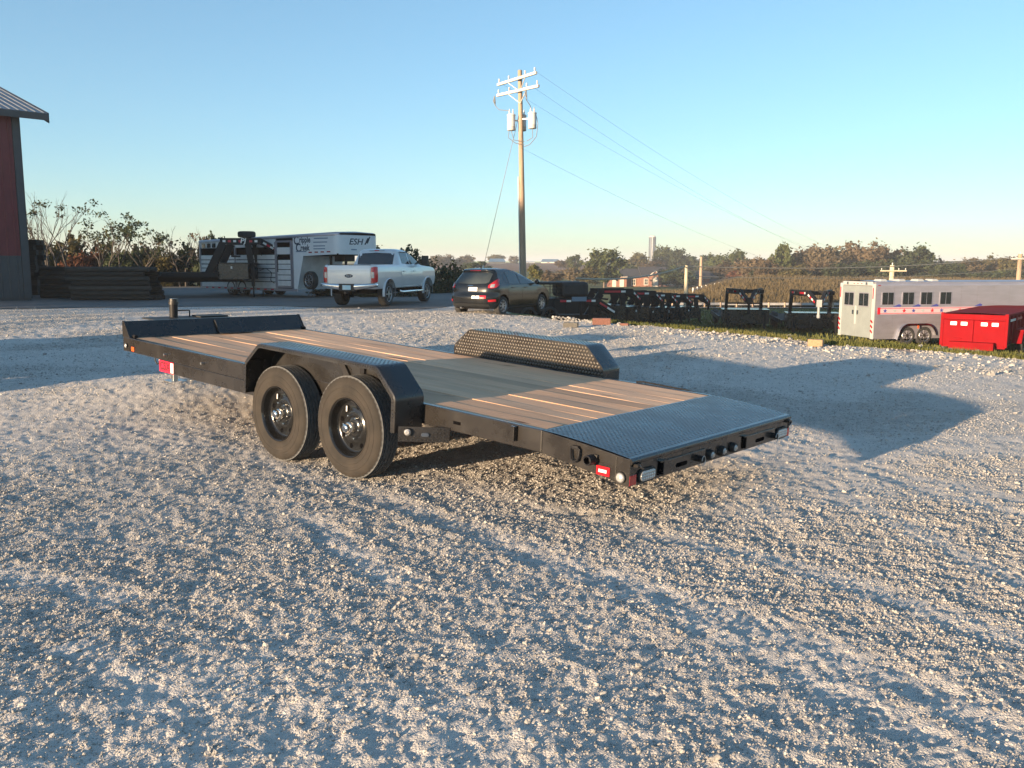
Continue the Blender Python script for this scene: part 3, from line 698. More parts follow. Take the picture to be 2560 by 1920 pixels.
# bracket of tread plate with lamps behind the rear wheel
bk = MB(); a, b_ = Vector((1.672,1.298,0)), Vector((1.430,1.058,0)); d = (b_-a).normalized(); nv = Vector((-d.y, d.x, 0)); nv = -nv if nv.y < 0 else nv
bk.beam(a+Vector((0,0,.457)), b_+Vector((0,0,.457)), .006, .102)
bk = bk.build('light_bracket', M['black_tread'], T)
def onb(s, z, h): p = a+d*s+nv*(.0035+h); return (p.x, p.y, z)
tb = tread(onb, .004, (b_-a).length-.004, .408, .507, pitch=.024, l=.010, wd=.0045, hgt=.003).build('tread_pattern', M['black_tread'], bk); tb['kind'] = 'stuff'
p = a+d*.062+nv*.004; rl = MB().cyl((p.x,p.y,.473),tuple(Vector((p.x,p.y,.473))+nv*.018),.027,.025,20).build('bracket_lamp', M['plastic'], bk, smooth=True)
q_ = Vector((p.x,p.y,.473))+nv*.018; MB().cyl(tuple(q_), tuple(q_+nv*.008), .021, .012, 18).build('lamp_lens', M['clear_lens'], bk, smooth=True)
p = a+d*.185+nv*.004; pl_ = []
for (s_, z_) in oval(.178,.457,.026,.012): t_ = onb(s_, z_, .0); pl_.append(t_)
mb = MB(); n = len(pl_); mb.add([tuple(Vector(t_)) for t_ in pl_]+[tuple(Vector(t_)+nv*.010) for t_ in pl_], [tuple(range(n, 2*n))]+[(i,(i+1)%n,n+(i+1)%n,n+i) for i in range(n)])
mb.build('oval_lamp', M['chrome'], bk, smooth=True)
# decal
def text_mesh(s, size, mat, parent, mtx, name='lettering', ext=.0006, shear=0, bold=0., sx=1.):
    cu = bpy.data.curves.new('t', 'FONT'); cu.body = s; cu.size = size; cu.extrude = ext; cu.shear = shear; cu.offset = bold; cu.align_x = 'CENTER'; cu.align_y = 'CENTER'; cu.resolution_u = 3
    to = bpy.data.objects.new('t', cu); COL.objects.link(to); dg = bpy.context.evaluated_depsgraph_get(); dg.update()
    me = bpy.data.meshes.new_from_object(to.evaluated_get(dg)); bpy.data.objects.remove(to); me.name = name
    me.transform(mtx @ Matrix.Diagonal((sx,1,1,1))); me.materials.clear(); me.materials.append(mat)
    o = bpy.data.objects.new(name, me); COL.objects.link(o); o.parent = parent; return o
def face_mtx(origin, right, up):
    r, u_ = Vector(right).normalized(), Vector(up).normalized(); n_ = r.cross(u_); mt = Matrix((r, u_, n_)).transposed().to_4x4(); mt.translation = Vector(origin); return mt
dc = MB().box(5.135,5.412,H-.004,H-.001,.374,.484).build('model_decal', M['red_decal'], T)
MB().box(5.139,5.192,H-.001,H+.0002,.382,.476).build('white_square', M['tape_white'], dc)
text_mesh('C5X', .105, M['decal_dark'], dc, face_mtx((5.302,H+.0002,.430), (-1,0,0), (0,0,1)), bold=.004, sx=.95)
for z in (.445,.43,.415): MB().box(5.155,5.176,H+.0002,H+.0008,z-.004,z+.004).build('print_block', M['ink_soft'], dc)

# wheels
def hero_wheel(xw, side):
    cx = TMI @ Vector((xw, side*1.1, RW)); y0 = side*1.2476
    wh = bpy.data.objects.new('wheel', None); COL.objects.link(wh); wh.parent = T; wh.location = (cx.x, 0, cx.z)
    # tyre: ribs and zigzag grooves
    W = .19; prof = []
    # (radius, depth from outer face inward, zig)
    shoulder = [(.214,.012,0),(.219,.003,0),(.226,.001,0),(.229,.004,0),(.252,-.003,0),(.262,-.0045,0),(.264,-.0025,0),(.288,-.004,0),(.290,-.0062,0),(.306,-.006,0),(.308,-.0035,0),(.320,-.0030,0),(.335,.002,0),(.350,.008,0),(.3595,.014,0),(.3650,.020,0)]
    ribs = []; y = .026; ribw = [.023,.021,.023,.021,.023]; g = .008
    ribs.append((.3690,.026,0))
    for k, rw in enumerate(ribw):
        ribs.append((.3728,y+.001,1 if k else 0)); ribs.append((.3728,y+rw-.001,1 if k < 4 else 0))
        if k < 4: ribs += [(.3620,y+rw+.001,1),(.3620,y+rw+g-.001,1)]
        y += rw+g
    inner = [(.366,y-.004,0),(.35,y+.004,0),(.30,y+.010,0),(.25,y+.008,0),(.212,y,0)]
    prof = shoulder+ribs+inner; NS = 110; vs = []; k = len(prof)
    for i in range(NS):
        t = 2*math.pi*i/NS; zz = .0042*(1 if i%2 else -1)
        for r, dy, zg in prof:
            rr = r
            if .345 < r < .3695 and zg == 0 and dy < .03: rr = r-.0065*(i%2)     # shoulder lugs
            vs.append((rr*math.cos(t), y0-side*(dy+zg*zz), rr*math.sin(t)))
    fs = [(i*k+j, i*k+j+1, ((i+1)%NS)*k+j+1, ((i+1)%NS)*k+j) for i in range(NS) for j in range(k-1)]
    tr_ = [f_ for f_ in fs if min(prof[q % k][0] for q in f_) > .3615 and all(prof[q % k][1] > .018 for q in f_)]; st_ = set(tr_)
    MB().add(vs, [f_ for f_ in fs if f_ not in st_]).build('tyre', M['rubber'], wh, smooth=35)
    MB().add(vs, tr_).build('tread', M['tread_rubber'], wh, smooth=35)
    c = (0, y0, 0); f = -side
    rim = MB().lathe([(.216,f*.014),(.2165,f*.004),(.212,f*.000),(.206,f*.004),(.201,f*.018),(.196,f*.040),(.190,f*.062),(.183,f*.073),(.176,f*.075),(.126,f*.075),(.116,f*.066),(.096,f*.062),(.078,f*.070),(.070,f*.060),(.045,f*.056),(.0001,f*.056)], c, 56)
    rim = rim.build('rim', M['rim_black'], wh, smooth=60)
    for i in range(8):
        t = 2*math.pi*(i+.3)/8; px, pz = .151*math.cos(t), .151*math.sin(t)
        MB().cyl((px, y0+f*.0785, pz),(px, y0+f*.0738, pz), .0185, .0185, 16).build('vent_hole', M['under'], wh)
    for i in range(6):
        t = 2*math.pi*(i+.1)/6; px, pz = .086*math.cos(t), .086*math.sin(t)
        MB().cyl((px,y0+f*.066,pz),(px,y0+f*.040,pz),.0095,.0085,6).lathe([(.0085,0),(.006,-f*.006),(.0001,-f*.008)], (px,y0+f*.040,pz), 10).build('lug_nut', M['chrome'], wh, smooth=True)
    MB().lathe([(.042,f*.056),(.042,f*.020),(.039,f*.012),(.034,f*.010),(.033,-f*.014),(.029,-f*.022),(.018,-f*.026),(.0001,-f*.024)], c, 28).build('hub_cap', M['chrome'], wh, smooth=50)
    tt = 1.0; MB().beam((.165*math.cos(tt),y0+f*.070,.165*math.sin(tt)),(.128*math.cos(tt-.1),y0+f*.062,.128*math.sin(tt-.1)),.012,.004,(0,1,0)).build('tag', M['tape_white'], wh)
    return wh
for xw in (3.156216, 3.156216-.87484):
    for s in (1, -1): hero_wheel(xw, s)
    cx = TMI @ Vector((xw, 0, RW)); MB().cyl((cx.x,-1.15,cx.z),(cx.x,1.15,cx.z),.038).build('axle', M['black_satin'], T, smooth=True)
for s in (1, -1):
    MB().beam((3.5,s*.96,.42),(1.9,s*.96,.40),.05,.03).box(2.66,2.78,s*.96-.03,s*.96+.03,.40,.5).build('leaf_spring', M['black_satin'], T)

# ------------------------------------------------------------------ barn on the left
def barn():
    b = thing('barn', LD(-19.8, 36.1, 0), HEAD(45.4), 'tall red metal barn with grey wainscot and roof eave at the left edge', 'barn')
    EH, WL = 7.45, 26.
    MB().box(-WL, -.012, .04, 14, .0, EH).prism([(0.04,EH),(13.96,EH),(7,EH+2.1)], -WL, -.02, 'x').build('wall', M['barn_grey'], b)
    for i in range(28):
        x1 = -.28-.915*i; x0 = x1-.915
        if x0 < -WL: break
        for nm, z0, z1, mt in (('wall_panel',1.82,EH,M['barn_red']),('wainscot_panel',.12,1.78,M['barn_grey'])):
            p = MB().box(x0+.003, x1-.003, .0, .036, z0, z1)
            for k in range(3): p.prism([(x0+.15+.305*k-.035,0),(x0+.15+.305*k-.015,-.022),(x0+.15+.305*k+.015,-.022),(x0+.15+.305*k+.035,0)], z0, z1, 'z')
            p.build(nm, mt, b)
    MB().box(-.27, .012, -.03, .03, .1, EH).box(-.012,.02,-.03,.25,.1,EH).build('corner_trim', M['barn_grey'], b)
    MB().box(-WL, .0, -.03, .0, 1.775, 1.825).build('drip_trim', M['barn_grey'], b)
    # roof
    sl = .30; ov = .55
    for i in range(30):
        x1 = .95-.915*i; x0 = x1-.915
        if x1 < -WL: break
        p = MB()
        for k in range(3):
            xc = x0+.15+.305*k
            p.prism([(xc-.03,.0),(xc-.012,.03),(xc+.012,.03),(xc+.03,.0)], 0, 1, 'y') if False else None
            a = Vector((xc,-ov,EH+.22-ov*sl+.015)); e = Vector((xc,7,EH+.22+7*sl+.015)); p.beam(a, e, .05, .03)
        p.hexa([(x0+.003,-ov,EH+.20-ov*sl),(x1-.003,-ov,EH+.20-ov*sl),(x1-.003,7,EH+.20+7*sl),(x0+.003,7,EH+.20+7*sl)],
               [(x0+.003,-ov,EH+.22-ov*sl),(x1-.003,-ov,EH+.22-ov*sl),(x1-.003,7,EH+.22+7*sl),(x0+.003,7,EH+.22+7*sl)])
        p.build('roof_panel', M['barn_roof'], b)
    MB().hexa([(-WL,7,EH+.2+7*sl),(.95,7,EH+.2+7*sl),(.95,14+ov,EH+.2-ov*sl),(-WL,14+ov,EH+.2-ov*sl)],
              [(-WL,7,EH+.22+7*sl),(.95,7,EH+.22+7*sl),(.95,14+ov,EH+.22-ov*sl),(-WL,14+ov,EH+.22-ov*sl)]).build('rear_roof', M['barn_roof'], b)
    MB().box(-WL,.95,-ov-.03,-ov,EH-.22,EH+.21-ov*sl).build('fascia', M['barn_grey'], b)
    MB().box(-WL,.93,-ov,.0,EH-.03,EH-.005).build('soffit', M['barn_grey'], b)
    MB().hexa([(.93,-ov,EH-.15-ov*sl),(.97,-ov,EH-.15-ov*sl),(.97,7,EH-.05+7*sl),(.93,7,EH-.05+7*sl)],
              [(.93,-ov,EH+.25-ov*sl),(.97,-ov,EH+.25-ov*sl),(.97,7,EH+.25+7*sl),(.93,7,EH+.25+7*sl)]).build('rake_trim', M['barn_grey'], b)
barn()

# ------------------------------------------------------------------ lumber
def lumber(lat, D, z, L, rows, depth, beta, label, sq=.19, round_=True, group='stacks of lumber beside the barn', taper=.0, loc=None):
    t = thing('lumber_stack', loc if loc is not None else LD(lat, D, z), HEAD(beta), label, 'lumber', group)
    proto = {}
    for k in range(6):
        mb = MB(); n = 8 if round_ else 4; r = sq*.5*(1.0 if round_ else 1.38)
        vs = []; LL = L*(.9+.1*k/5)
        for x in (-LL/2, LL/2):
            for i in range(n):
                a = 2*math.pi*(i+.5)/n; vs.append((x, r*math.cos(a)*(1+.06*math.sin(k+i)), r*math.sin(a)))
        mb.add(vs, [(i,(i+1)%n,n+(i+1)%n,n+i) for i in range(n)]+[tuple(range(n-1,-1,-1)), tuple(range(n,2*n))])
        me = mb.mesh('beam'); me.materials.append(M['lumber']); proto[k] = me
    for j in range(rows):
        cnt = depth
        for i in range(cnt):
            if 0 < j < rows-1 and 0 < i < depth-1: continue
            o = bpy.data.objects.new('beam', proto[random.randrange(6)]); COL.objects.link(o); o.parent = t
            o.location = (random.uniform(-.10,.10)-taper*j*.5, (i-(depth-1)/2)*sq*1.02+random.uniform(-.012,.012), sq*.5+j*sq*.97)
            o.rotation_euler = (random.uniform(0,6.28) if round_ else 0, 0, random.uniform(-.012,.012))
    return t
lumber(-16.4, 36.6, .02, 3.55, 7, 6, 90, 'low dark stack of round posts, nearest one beside the flatbed deck', .2, taper=.10)
lumber(-18.6, 38.6, .02, 4.0, 7, 5, 90, 'dark post stack against the barn corner, behind the front post stack', .2)
lumber(-24.0, 42.0, .0, 3.2, 11, 4, 90, 'tall stack of squared timbers rising behind the post stacks at the barn corner', .245, False)
# unseen stacks added left of the frame, shaped for the shadow crossing the yard
lumber(0,0,0, 6.9, 5, 4, 90, 'long low stack of squared timbers added out of view to cast a shadow band', .175, False, 'unseen stacks added for their shadow', loc=(13.6, 3.4, 0)).rotation_euler.z = 0
lumber(0,0,0, 1.3, 9, 3, 90, 'short tall stack of squared timbers added out of view to lengthen the shadow band', .17, False, 'unseen stacks added for their shadow', loc=(9.6, 3.4, 0)).rotation_euler.z = 0

# ------------------------------------------------------------------ wheels for the far vehicles
def car_wheel(parent, x, y, r, wd, side, rim='rim_grey', spokes=8, zc=None):
    wh = bpy.data.objects.new('wheel', None); COL.objects.link(wh); wh.parent = parent; wh.location = (x, y, zc if zc is not None else r)
    f = -side
    MB().lathe([(r*.64,f*.012),(r*.72,0),(r*.88,-f*.004),(r*.96,f*.012),(r,f*.035),(r,f*(wd-.035)),(r*.95,f*(wd-.005)),(r*.64,f*wd)], (0,0,0), 28).build('tyre', M['rubber_far'], wh, smooth=40)
    rm = MB().lathe([(r*.65,f*.012),(r*.63,f*.004),(r*.60,f*.012),(r*.57,f*.06)], (0,0,0), 28)
    for k in range(spokes):
        a = 2*math.pi*k/spokes; rm.beam((r*.14*math.cos(a),f*.018,r*.14*math.sin(a)),(r*.61*math.cos(a),f*.016,r*.61*math.sin(a)), r*.09, .022, (0,1,0))
    rm.lathe([(r*.19,f*.03),(r*.18,f*.006),(r*.0001,f*.004)], (0,0,0), 16).build('rim', M[rim], wh, smooth=40)
    MB().lathe([(r*.62,f*.05),(.0001,f*.05)], (0,0,0), 20).build('brake_disc', M['under'], wh)
    return wh

def pch(xs, ys, x):
    xs, ys = np.array(xs, float), np.array(ys, float); d = np.diff(ys)/np.diff(xs); mm = np.zeros_like(ys)
    mm[1:-1] = np.where(d[:-1]*d[1:] > 0, 2*d[:-1]*d[1:]/(d[:-1]+d[1:]+1e-12), 0); mm[0], mm[-1] = d[0], d[-1]
    x = np.clip(x, xs[0], xs[-1]); i = np.clip(np.searchsorted(xs, x)-1, 0, len(xs)-2); h = xs[i+1]-xs[i]; t = (x-xs[i])/h
    return (2*t**3-3*t**2+1)*ys[i]+(t**3-2*t**2+t)*h*mm[i]+(-2*t**3+3*t**2)*ys[i+1]+(t**3-t**2)*h*mm[i+1]
class Skin:
    """body described by horizontal outlines: z, rear x, front x, half width, corner radius, end bow"""
    def __init__(s, sl): s.sl = sl; s.z = [r[0] for r in sl]
    def at(s, z): return [float(pch(s.z, [r[i] for r in s.sl], z)) for i in (1,2,3,4,5)]
    def outline(s, z, ne=8, nc=6, ns=14):
        xr, xf, w, r, bow = s.at(z); r = min(r, w*.95, (xf-xr)*.48); pts = []
        def arc(cx, cy, a0): return [(cx+r*math.cos(R_(a0+90*i/nc)), cy+r*math.sin(R_(a0+90*i/nc))) for i in range(nc+1)]
        seq = arc(xf-r, w-r, 0)
        top = [(xf-r+(xr+r-(xf-r))*i/ns, w) for i in range(1, ns)]
        seq = arc(xf-r, w-r, 0)+top+arc(xr+r, w-r, 90)+[(xr, (w-r)*(1-2*i/ne)) for i in range(1, ne)]+arc(xr+r, -(w-r), 180)+[(x, -w) for x, _ in top[::-1]]+arc(xf-r, -(w-r), 270)+[(xf, -(w-r)*(1-2*i/ne)) for i in range(1, ne)]
        out = []
        for x, y in seq:
            k = 1-min(1, abs(y)/w)**2
            if x < xr+r: x -= 0; x = x - bow*k + bow
            elif x > xf-r: x = x + bow*1.6*k - bow*1.6
            out.append((x, y, z))
        return out
    def mesh(s, nz=34):
        zs = np.linspace(s.z[0], s.z[-1], nz); mb = MB(); rows = [s.outline(z) for z in zs]; n = len(rows[0])
        mb.add([p for r in rows for p in r], [(i*n+j, i*n+(j+1)%n, (i+1)*n+(j+1)%n, (i+1)*n+j) for i in range(nz-1) for j in range(n)]+[tuple(range(n-1,-1,-1)), tuple(range((nz-1)*n, nz*n))])
        return mb
    def rear(s, a, z, off=.006):
        xr, xf, w, r, bow = s.at(z); r = min(r, w*.95); sg = 1 if a >= 0 else -1; a = abs(a); st = w-r
        if a <= st: x, y, nx, ny = xr, a, -1, 0
        elif a <= st+r*math.pi/2: t = (a-st)/r; x, y, nx, ny = xr+r-r*math.cos(t), st+r*math.sin(t), -math.cos(t), math.sin(t)
        else: x, y, nx, ny = xr+r+(a-st-r*math.pi/2), w, 0, 1
        k = 1-min(1, y/w)**2; x = x-bow*k+bow if x < xr+r else x
        return (x+nx*off, sg*(y+ny*off), z)
    def side(s, x, z, sg, off=.006):
        xr, xf, w, r, bow = s.at(z); r = min(r, w*.95); y = w
        if x < xr+r: dx = xr+r-x; y = w-r+math.sqrt(max(r*r-dx*dx,0))
        if x > xf-r: dx = x-xf+r; y = w-r+math.sqrt(max(r*r-dx*dx,0))
        return (x, sg*(y+off), z)
    def patch(s, cols, kind, sg=1, off=.006, m=5, sub=4):
        """cols: (s, zlow, zhigh) columns"""
        rows = []
        for c0, c1 in zip(cols[:-1], cols[1:]):
            for k in range(sub+(1 if c1 is cols[-1] else 0)):
                t = k/sub; a, z0, z1 = [c0[i]+(c1[i]-c0[i])*t for i in range(3)]
                row = []
                for j in range(m+1):
                    z = z0+(z1-z0)*j/m
                    row.append(s.rear(a, z, off) if kind == 'rear' else s.side(a, z, sg, off))
                rows.append(row)
        return MB().grid(rows)
def arch_cut(o, cuts):
    """cut the wheel openings out of a body"""
    for x, z, r, y0, y1 in cuts:
        c = MB().cyl((x,y0,z),(x,y1,z),r,n=30).build('cutter', M['under'])
        md = o.modifiers.new('cut', 'BOOLEAN'); md.object = c; md.operation = 'DIFFERENCE'; md.solver = 'EXACT'
        par = o.parent; o.parent = None
        dg = bpy.context.evaluated_depsgraph_get(); dg.update()
        me = bpy.data.meshes.new_from_object(o.evaluated_get(dg)); o.modifiers.clear(); o.data = me; o.parent = par
        bpy.data.objects.remove(c)
    o.data.shade_smooth(); o.data.set_sharp_from_angle(angle=R_(38))

# ------------------------------------------------------------------ black hatchback
def hatchback():
    loc = AT(1240, 790, 27.2); 
    t = thing('parked_car', (0,0,0), HEAD(31), 'small black hatchback parked on gravel in front of the utility pole', 'car')
    S = Skin([(.20,.34,3.90,.76,.25,.05),(.26,.12,3.98,.82,.30,.08),(.42,.02,4.03,.855,.36,.10),(.58,.0,4.04,.86,.36,.11),(.66,.05,4.0,.86,.34,.10),(.72,.09,3.92,.86,.33,.09),(.82,.11,3.74,.858,.31,.08),
              (.90,.13,3.42,.85,.30,.08),(.96,.16,3.08,.83,.27,.08),(1.05,.22,2.78,.785,.25,.08),(1.15,.29,2.53,.735,.24,.08),(1.25,.37,2.27,.685,.23,.07),(1.33,.44,2.03,.64,.21,.06),(1.40,.42,1.78,.60,.2,.05),(1.45,.52,1.52,.54,.2,.05),(1.475,.90,1.25,.34,.15,.02)])
    b = S.mesh(40).build('body', M['car'], t, smooth=True)
    R = .302; xs = (.72, 3.21)
    arch_cut(b, [(x, R+.01, R+.055, y0, y1) for x in xs for y0, y1 in ((.60,1.0),(-1.0,-.60))])
    MB().box(.2,3.85,-.60,.60,.22,.70).build('underbody', M['under'], b)
    for x in xs:
        for sg in (1,-1): car_wheel(t, x, sg*.845, R, .2, sg)
    S.patch([(-.60,1.04,1.30),(-.50,1.0,1.335),(0,.985,1.34),(.50,1.0,1.335),(.60,1.04,1.30)], 'rear', m=4).build('rear_window', M['glass_light'], t, smooth=True)
    MB().beam((.24,-.05,1.01),(.20,.45,1.03),.012,.012).build('wiper', M['plastic'], t)
    for sg in (1,-1):
        cols = [(.62,.87,.95),(.74,.86,1.08),(.86,.88,1.17),(.95,.93,1.15),(1.02,1.0,1.12)]
        cols = cols if sg > 0 else [(-a,z0,z1) for a,z0,z1 in cols[::-1]]
        S.patch(cols, 'rear', off=.010).build('tail_light', M['red_lens'], t, smooth=True)
        cl = [(.68,.88,.98),(.80,.89,.99)]; cl = cl if sg > 0 else [(-a,z0,z1) for a,z0,z1 in cl[::-1]]
        S.patch(cl, 'rear', off=.014).build('reverse_lens', M['clear_lens'], t, smooth=True)
        cl = [(.66,.44,.50),(.90,.45,.52)]; cl = cl if sg > 0 else [(-a,z0,z1) for a,z0,z1 in cl[::-1]]
        S.patch(cl, 'rear', off=.008).build('rear_reflector', M['red_lens'], t, smooth=True)
        # doors and side glass
        S.patch([(1.02,.40,.93),(1.10,.34,.93),(1.60,.30,.94),(1.86,.30,.94)], 'side', sg, .005, 4).build('rear_door', M['car'], t, smooth=True)
        S.patch([(1.88,.30,.94),(2.3,.30,.945),(2.84,.31,.95)], 'side', sg, .005, 4).build('front_door', M['car'], t, smooth=True)
        S.patch([(.86,1.10,1.16),(.98,1.02,1.30),(1.05,1.00,1.34)], 'side', sg, .006, 4).build('quarter_window', M['glass'], t, smooth=True)
        S.patch([(1.10,.985,1.35),(1.30,.98,1.385),(1.72,.98,1.39)], 'side', sg, .007, 5).build('rear_side_window', M['glass_light'], t, smooth=True)
        S.patch([(1.80,.98,1.385),(2.05,.98,1.31),(2.45,.98,1.16),(2.80,.985,1.01)], 'side', sg, .007, 5).build('front_side_window', M['glass_light'], t, smooth=True)
        for x in (1.22, 2.02): p = S.side(x,.86,sg,.02); MB().beam((x,p[1],.86),(x+.17,p[1],.86),.03,.025).build('door_handle', M['car'], t, bevel=.004)
        p = S.side(2.62,1.0,sg,0); mr = MB().lathe([(.001,-.05),(.06,-.045),(.085,0),(.07,.06),(.001,.07)], (2.66,p[1]+sg*.14,1.02), 12, 'x').build('mirror', M['car'], t, smooth=True)
        MB().beam((2.66,p[1],.97),(2.66,p[1]+sg*.1,1.0),.05,.03).build('mirror_arm', M['plastic'], mr)
        S.patch([(1.05,.225,.30),(2.85,.225,.30)], 'side', sg, .01, 2, 8).build('sill', M['plastic'], t, smooth=True)
    S.patch([(-.26,.765,.885),(.06-.0,.765,.885)], 'rear', off=.012, m=2).build('number_plate', M['tape_white'], t)
    S.patch([(-.20,1.385,1.415),(.20,1.385,1.415)], 'rear', off=.012, m=2).build('brake_light', M['red_lens'], t)
    S.patch([(-.09,.925,.945),(.09,.925,.945)], 'rear', off=.014, m=1).build('tailgate_badge', M['chrome'], t)
    S.patch([(-.60,.54,.635),(-.40,.54,.635)], 'rear', off=.012, m=2).build('red_sticker', M['tape_red'], t)
    S.patch([(-.385,.54,.63),(-.26,.54,.63)], 'rear', off=.012, m=2).build('white_sticker', M['tape_white'], t)
    S.patch([(-.24,.54,.63),(-.12,.54,.63)], 'rear', off=.012, m=2).build('white_sticker', M['tape_white'], t)
    S.patch([(-.68,.225,.36),(-.3,.225,.38),(.3,.225,.38),(.68,.225,.36)], 'rear', off=.01, m=2).build('lower_bumper', M['plastic'], t, smooth=True)
    MB().cyl((.02,.30,.24),(.25,.30,.25),.03,n=12).build('exhaust_pipe', M['chrome'], t, smooth=True)
    MB().cyl((.75,0,1.46),(.70,0,1.52),.02,.008).build('aerial_base', M['plastic'], t)
    # place by the right rear corner of the body
    rz = t.rotation_euler.z; c = Matrix.Rotation(rz,3,'Z') @ Vector((.35,-.80,0)); t.location = Vector((loc.x,loc.y,loc.z))-c
    return t
hatchback()

# ------------------------------------------------------------------ pickup
def pickup():
    loc = AT(962, 766, 30.8)
    t = thing('pickup_truck', (0,0,0), HEAD(15), 'white crew cab pickup truck with chrome rear bumper in front of the stock trailer', 'pickup')
    S = Skin([(.62,.30,6.05,.94,.12,.02),(.70,.26,6.15,.985,.12,.02),(.85,.25,6.22,1.0,.13,.02),(1.05,.25,6.24,1.01,.13,.02),(1.20,.25,6.22,1.01,.13,.02),(1.32,.26,6.10,.995,.13,.02),(1.38,.27,5.7,.985,.13,.02),(1.42,.28,4.95,.965,.12,.02),(1.445,.30,4.75,.94,.10,.02)])
    b = S.mesh(26).build('body', M['truck'], t, smooth=True)
    R = .42; xs = (1.42, 5.28)
    arch_cut(b, [(x, R+.04, R+.085, y0, y1) for x in xs for y0, y1 in ((.66,1.2),(-1.2,-.66))])
    MB().box(.35,6.0,-.66,.66,.45,1.0).build('underbody', M['under'], b)
    C_ = Skin([(1.40,2.42,4.92,.945,.16,.03),(1.50,2.46,4.72,.90,.16,.03),(1.65,2.52,4.42,.85,.17,.03),(1.80,2.58,4.12,.80,.18,.03),(1.92,2.64,3.85,.755,.18,.03),(2.00,2.72,3.6,.68,.16,.03),(2.035,2.95,3.3,.5,.12,.02)])
    cb = C_.mesh(18).build('cab', M['truck'], t, smooth=True)
    for x in xs:
        for sg in (1,-1):
            car_wheel(t, x, sg*.99, R, .29, sg, 'rim_grey', 6)
            rows = [[(x+(R+.085+k*.02)*math.cos(a), sg*(1.012+.028*(1-k)), R+.04+(R+.085+k*.02)*math.sin(a)) for k in (0,1,2.5)] for a in np.linspace(R_(-12),R_(192),18)]
            MB().grid(rows).build('wheel_flare', M['truck'], t, smooth=True)
    tgm = S.patch([(-.80,.80,1.43),(0,.80,1.43),(.80,.80,1.43)], 'rear', off=.018, m=4).build('tailgate', M['truck'], t, smooth=True)
    S.patch([(-.78,1.235,1.25),(.78,1.235,1.25)], 'rear', off=.021, m=1).build('crease', M['rim_grey'], tgm)
    S.patch([(-.80,1.435,1.455),(.80,1.435,1.455)], 'rear', off=.02, m=1).build('top_cap', M['plastic'], tgm)
    for sg in (1,-1):
        f = lambda cols: cols if sg > 0 else [(-a,z0,z1) for a,z0,z1 in cols[::-1]]
        tl = S.patch(f([(.825,.83,1.36),(.92,.83,1.38),(1.04,.86,1.38),(1.10,.92,1.37)]), 'rear', off=.012).build('tail_light', M['red_lens'], t, smooth=True)
        S.patch(f([(.835,1.0,1.20),(.93,1.0,1.20)]), 'rear', off=.018).build('reverse_lens', M['clear_lens'], tl)
        C_.patch([(2.86,1.50,1.88),(3.02,1.49,1.90),(3.55,1.48,1.91)], 'side', sg, .007, 5).build('rear_side_window', M['glass'], t, smooth=True)
        C_.patch([(3.64,1.48,1.90),(3.84,1.48,1.87),(4.2,1.48,1.72),(4.58,1.48,1.53)], 'side', sg, .007, 5).build('front_side_window', M['glass_light'], t, smooth=True)
        C_.patch([(2.85,1.905,1.935),(3.85,1.905,1.92)], 'side', sg, .03, 1, 6).build('window_visor', M['plastic'], t)
        S.patch([(2.55,.66,1.42),(2.75,.66,1.43),(3.52,.66,1.43)], 'side', sg, .006, 4).build('rear_door', M['truck'], t, smooth=True)
        S.patch([(3.55,.66,1.43),(4.3,.66,1.43),(4.72,.66,1.42)], 'side', sg, .006, 4).build('front_door', M['truck'], t, smooth=True)
        for x in (2.68, 3.68): p = S.side(x,1.22,sg,.028); MB().beam((x,p[1],1.22),(x+.2,p[1],1.22),.035,.03).build('door_handle', M['truck'], t, bevel=.004)
        p = C_.side(4.35,1.5,sg,0); MB().box(4.36,4.50,min(p[1]+sg*.20,p[1]+sg*.45),max(p[1]+sg*.20,p[1]+sg*.45),1.44,1.80).beam((4.42,p[1]-sg*.05,1.52),(4.42,p[1]+sg*.24,1.54),.07,.06).build('mirror', M['plastic'], t, bevel=.02)
        MB().tube([(2.35,sg*.99,.50),(2.5,sg*1.06,.47),(4.5,sg*1.06,.47),(4.65,sg*.99,.50)], .05, 10).build('side_step', M['chrome'], t, smooth=True)
        # chrome bumper halves, dropping to the step at the middle
        ys = np.linspace(.28, 1.02, 8); rows = []
        for y in ys:
            k = (y-.28)/.74; x0 = .02+.10*k**3; zt = .80+.02*k; zb = .66+.05*k**2-.06*(1-k); rows.append([(x0+.10,sg*y,zt),(x0+.02,sg*y,zt-.01),(x0-.01,sg*y,(zt+zb)/2+.01),(x0+.03,sg*y,zb),(x0+.14,sg*y,zb-.01)])
        rows.append([(.34,sg*1.03,.80),(.34,sg*1.035,.79),(.34,sg*1.04,.75),(.34,sg*1.035,.71),(.34,sg*1.0,.70)])
        MB().grid(rows).build('rear_bumper', M['chrome'], t, smooth='full')
        MB().box(1.95,1.975,sg*.78-.14,sg*.78+.14,.26,.62).build('mud_flap', M['plastic'], t)
    S.patch([(2.535,.66,.675),(4.72,.66,.675)], 'side', -1, .01, 1, 8).build('sill_trim', M['chrome'], t)
    C_.patch([(-.70,1.47,1.86),(0,1.46,1.90),(.70,1.47,1.86)], 'rear', off=.008, m=4).build('rear_window', M['glass'], t, smooth=True)
    C_.patch([(-.30,1.955,1.99),(.30,1.955,1.99)], 'rear', off=.02, m=1).build('brake_light', M['white'], t)
    C_.patch([(-.09,1.957,1.99),(.09,1.957,1.99)], 'rear', off=.026, m=1).build('brake_lens', M['red_lens'], t)
    MB().box(.05,.25,-.30,.30,.55,.80).build('bumper_step', M['plastic'], t, bevel=.01)
    MB().box(.035,.048,-.155,.155,.60,.755).build('number_plate', M['plate'], t)
    MB().beam((-.10,0,.50),(.4,0,.50),.07,.07).build('hitch', M['plastic'], t)
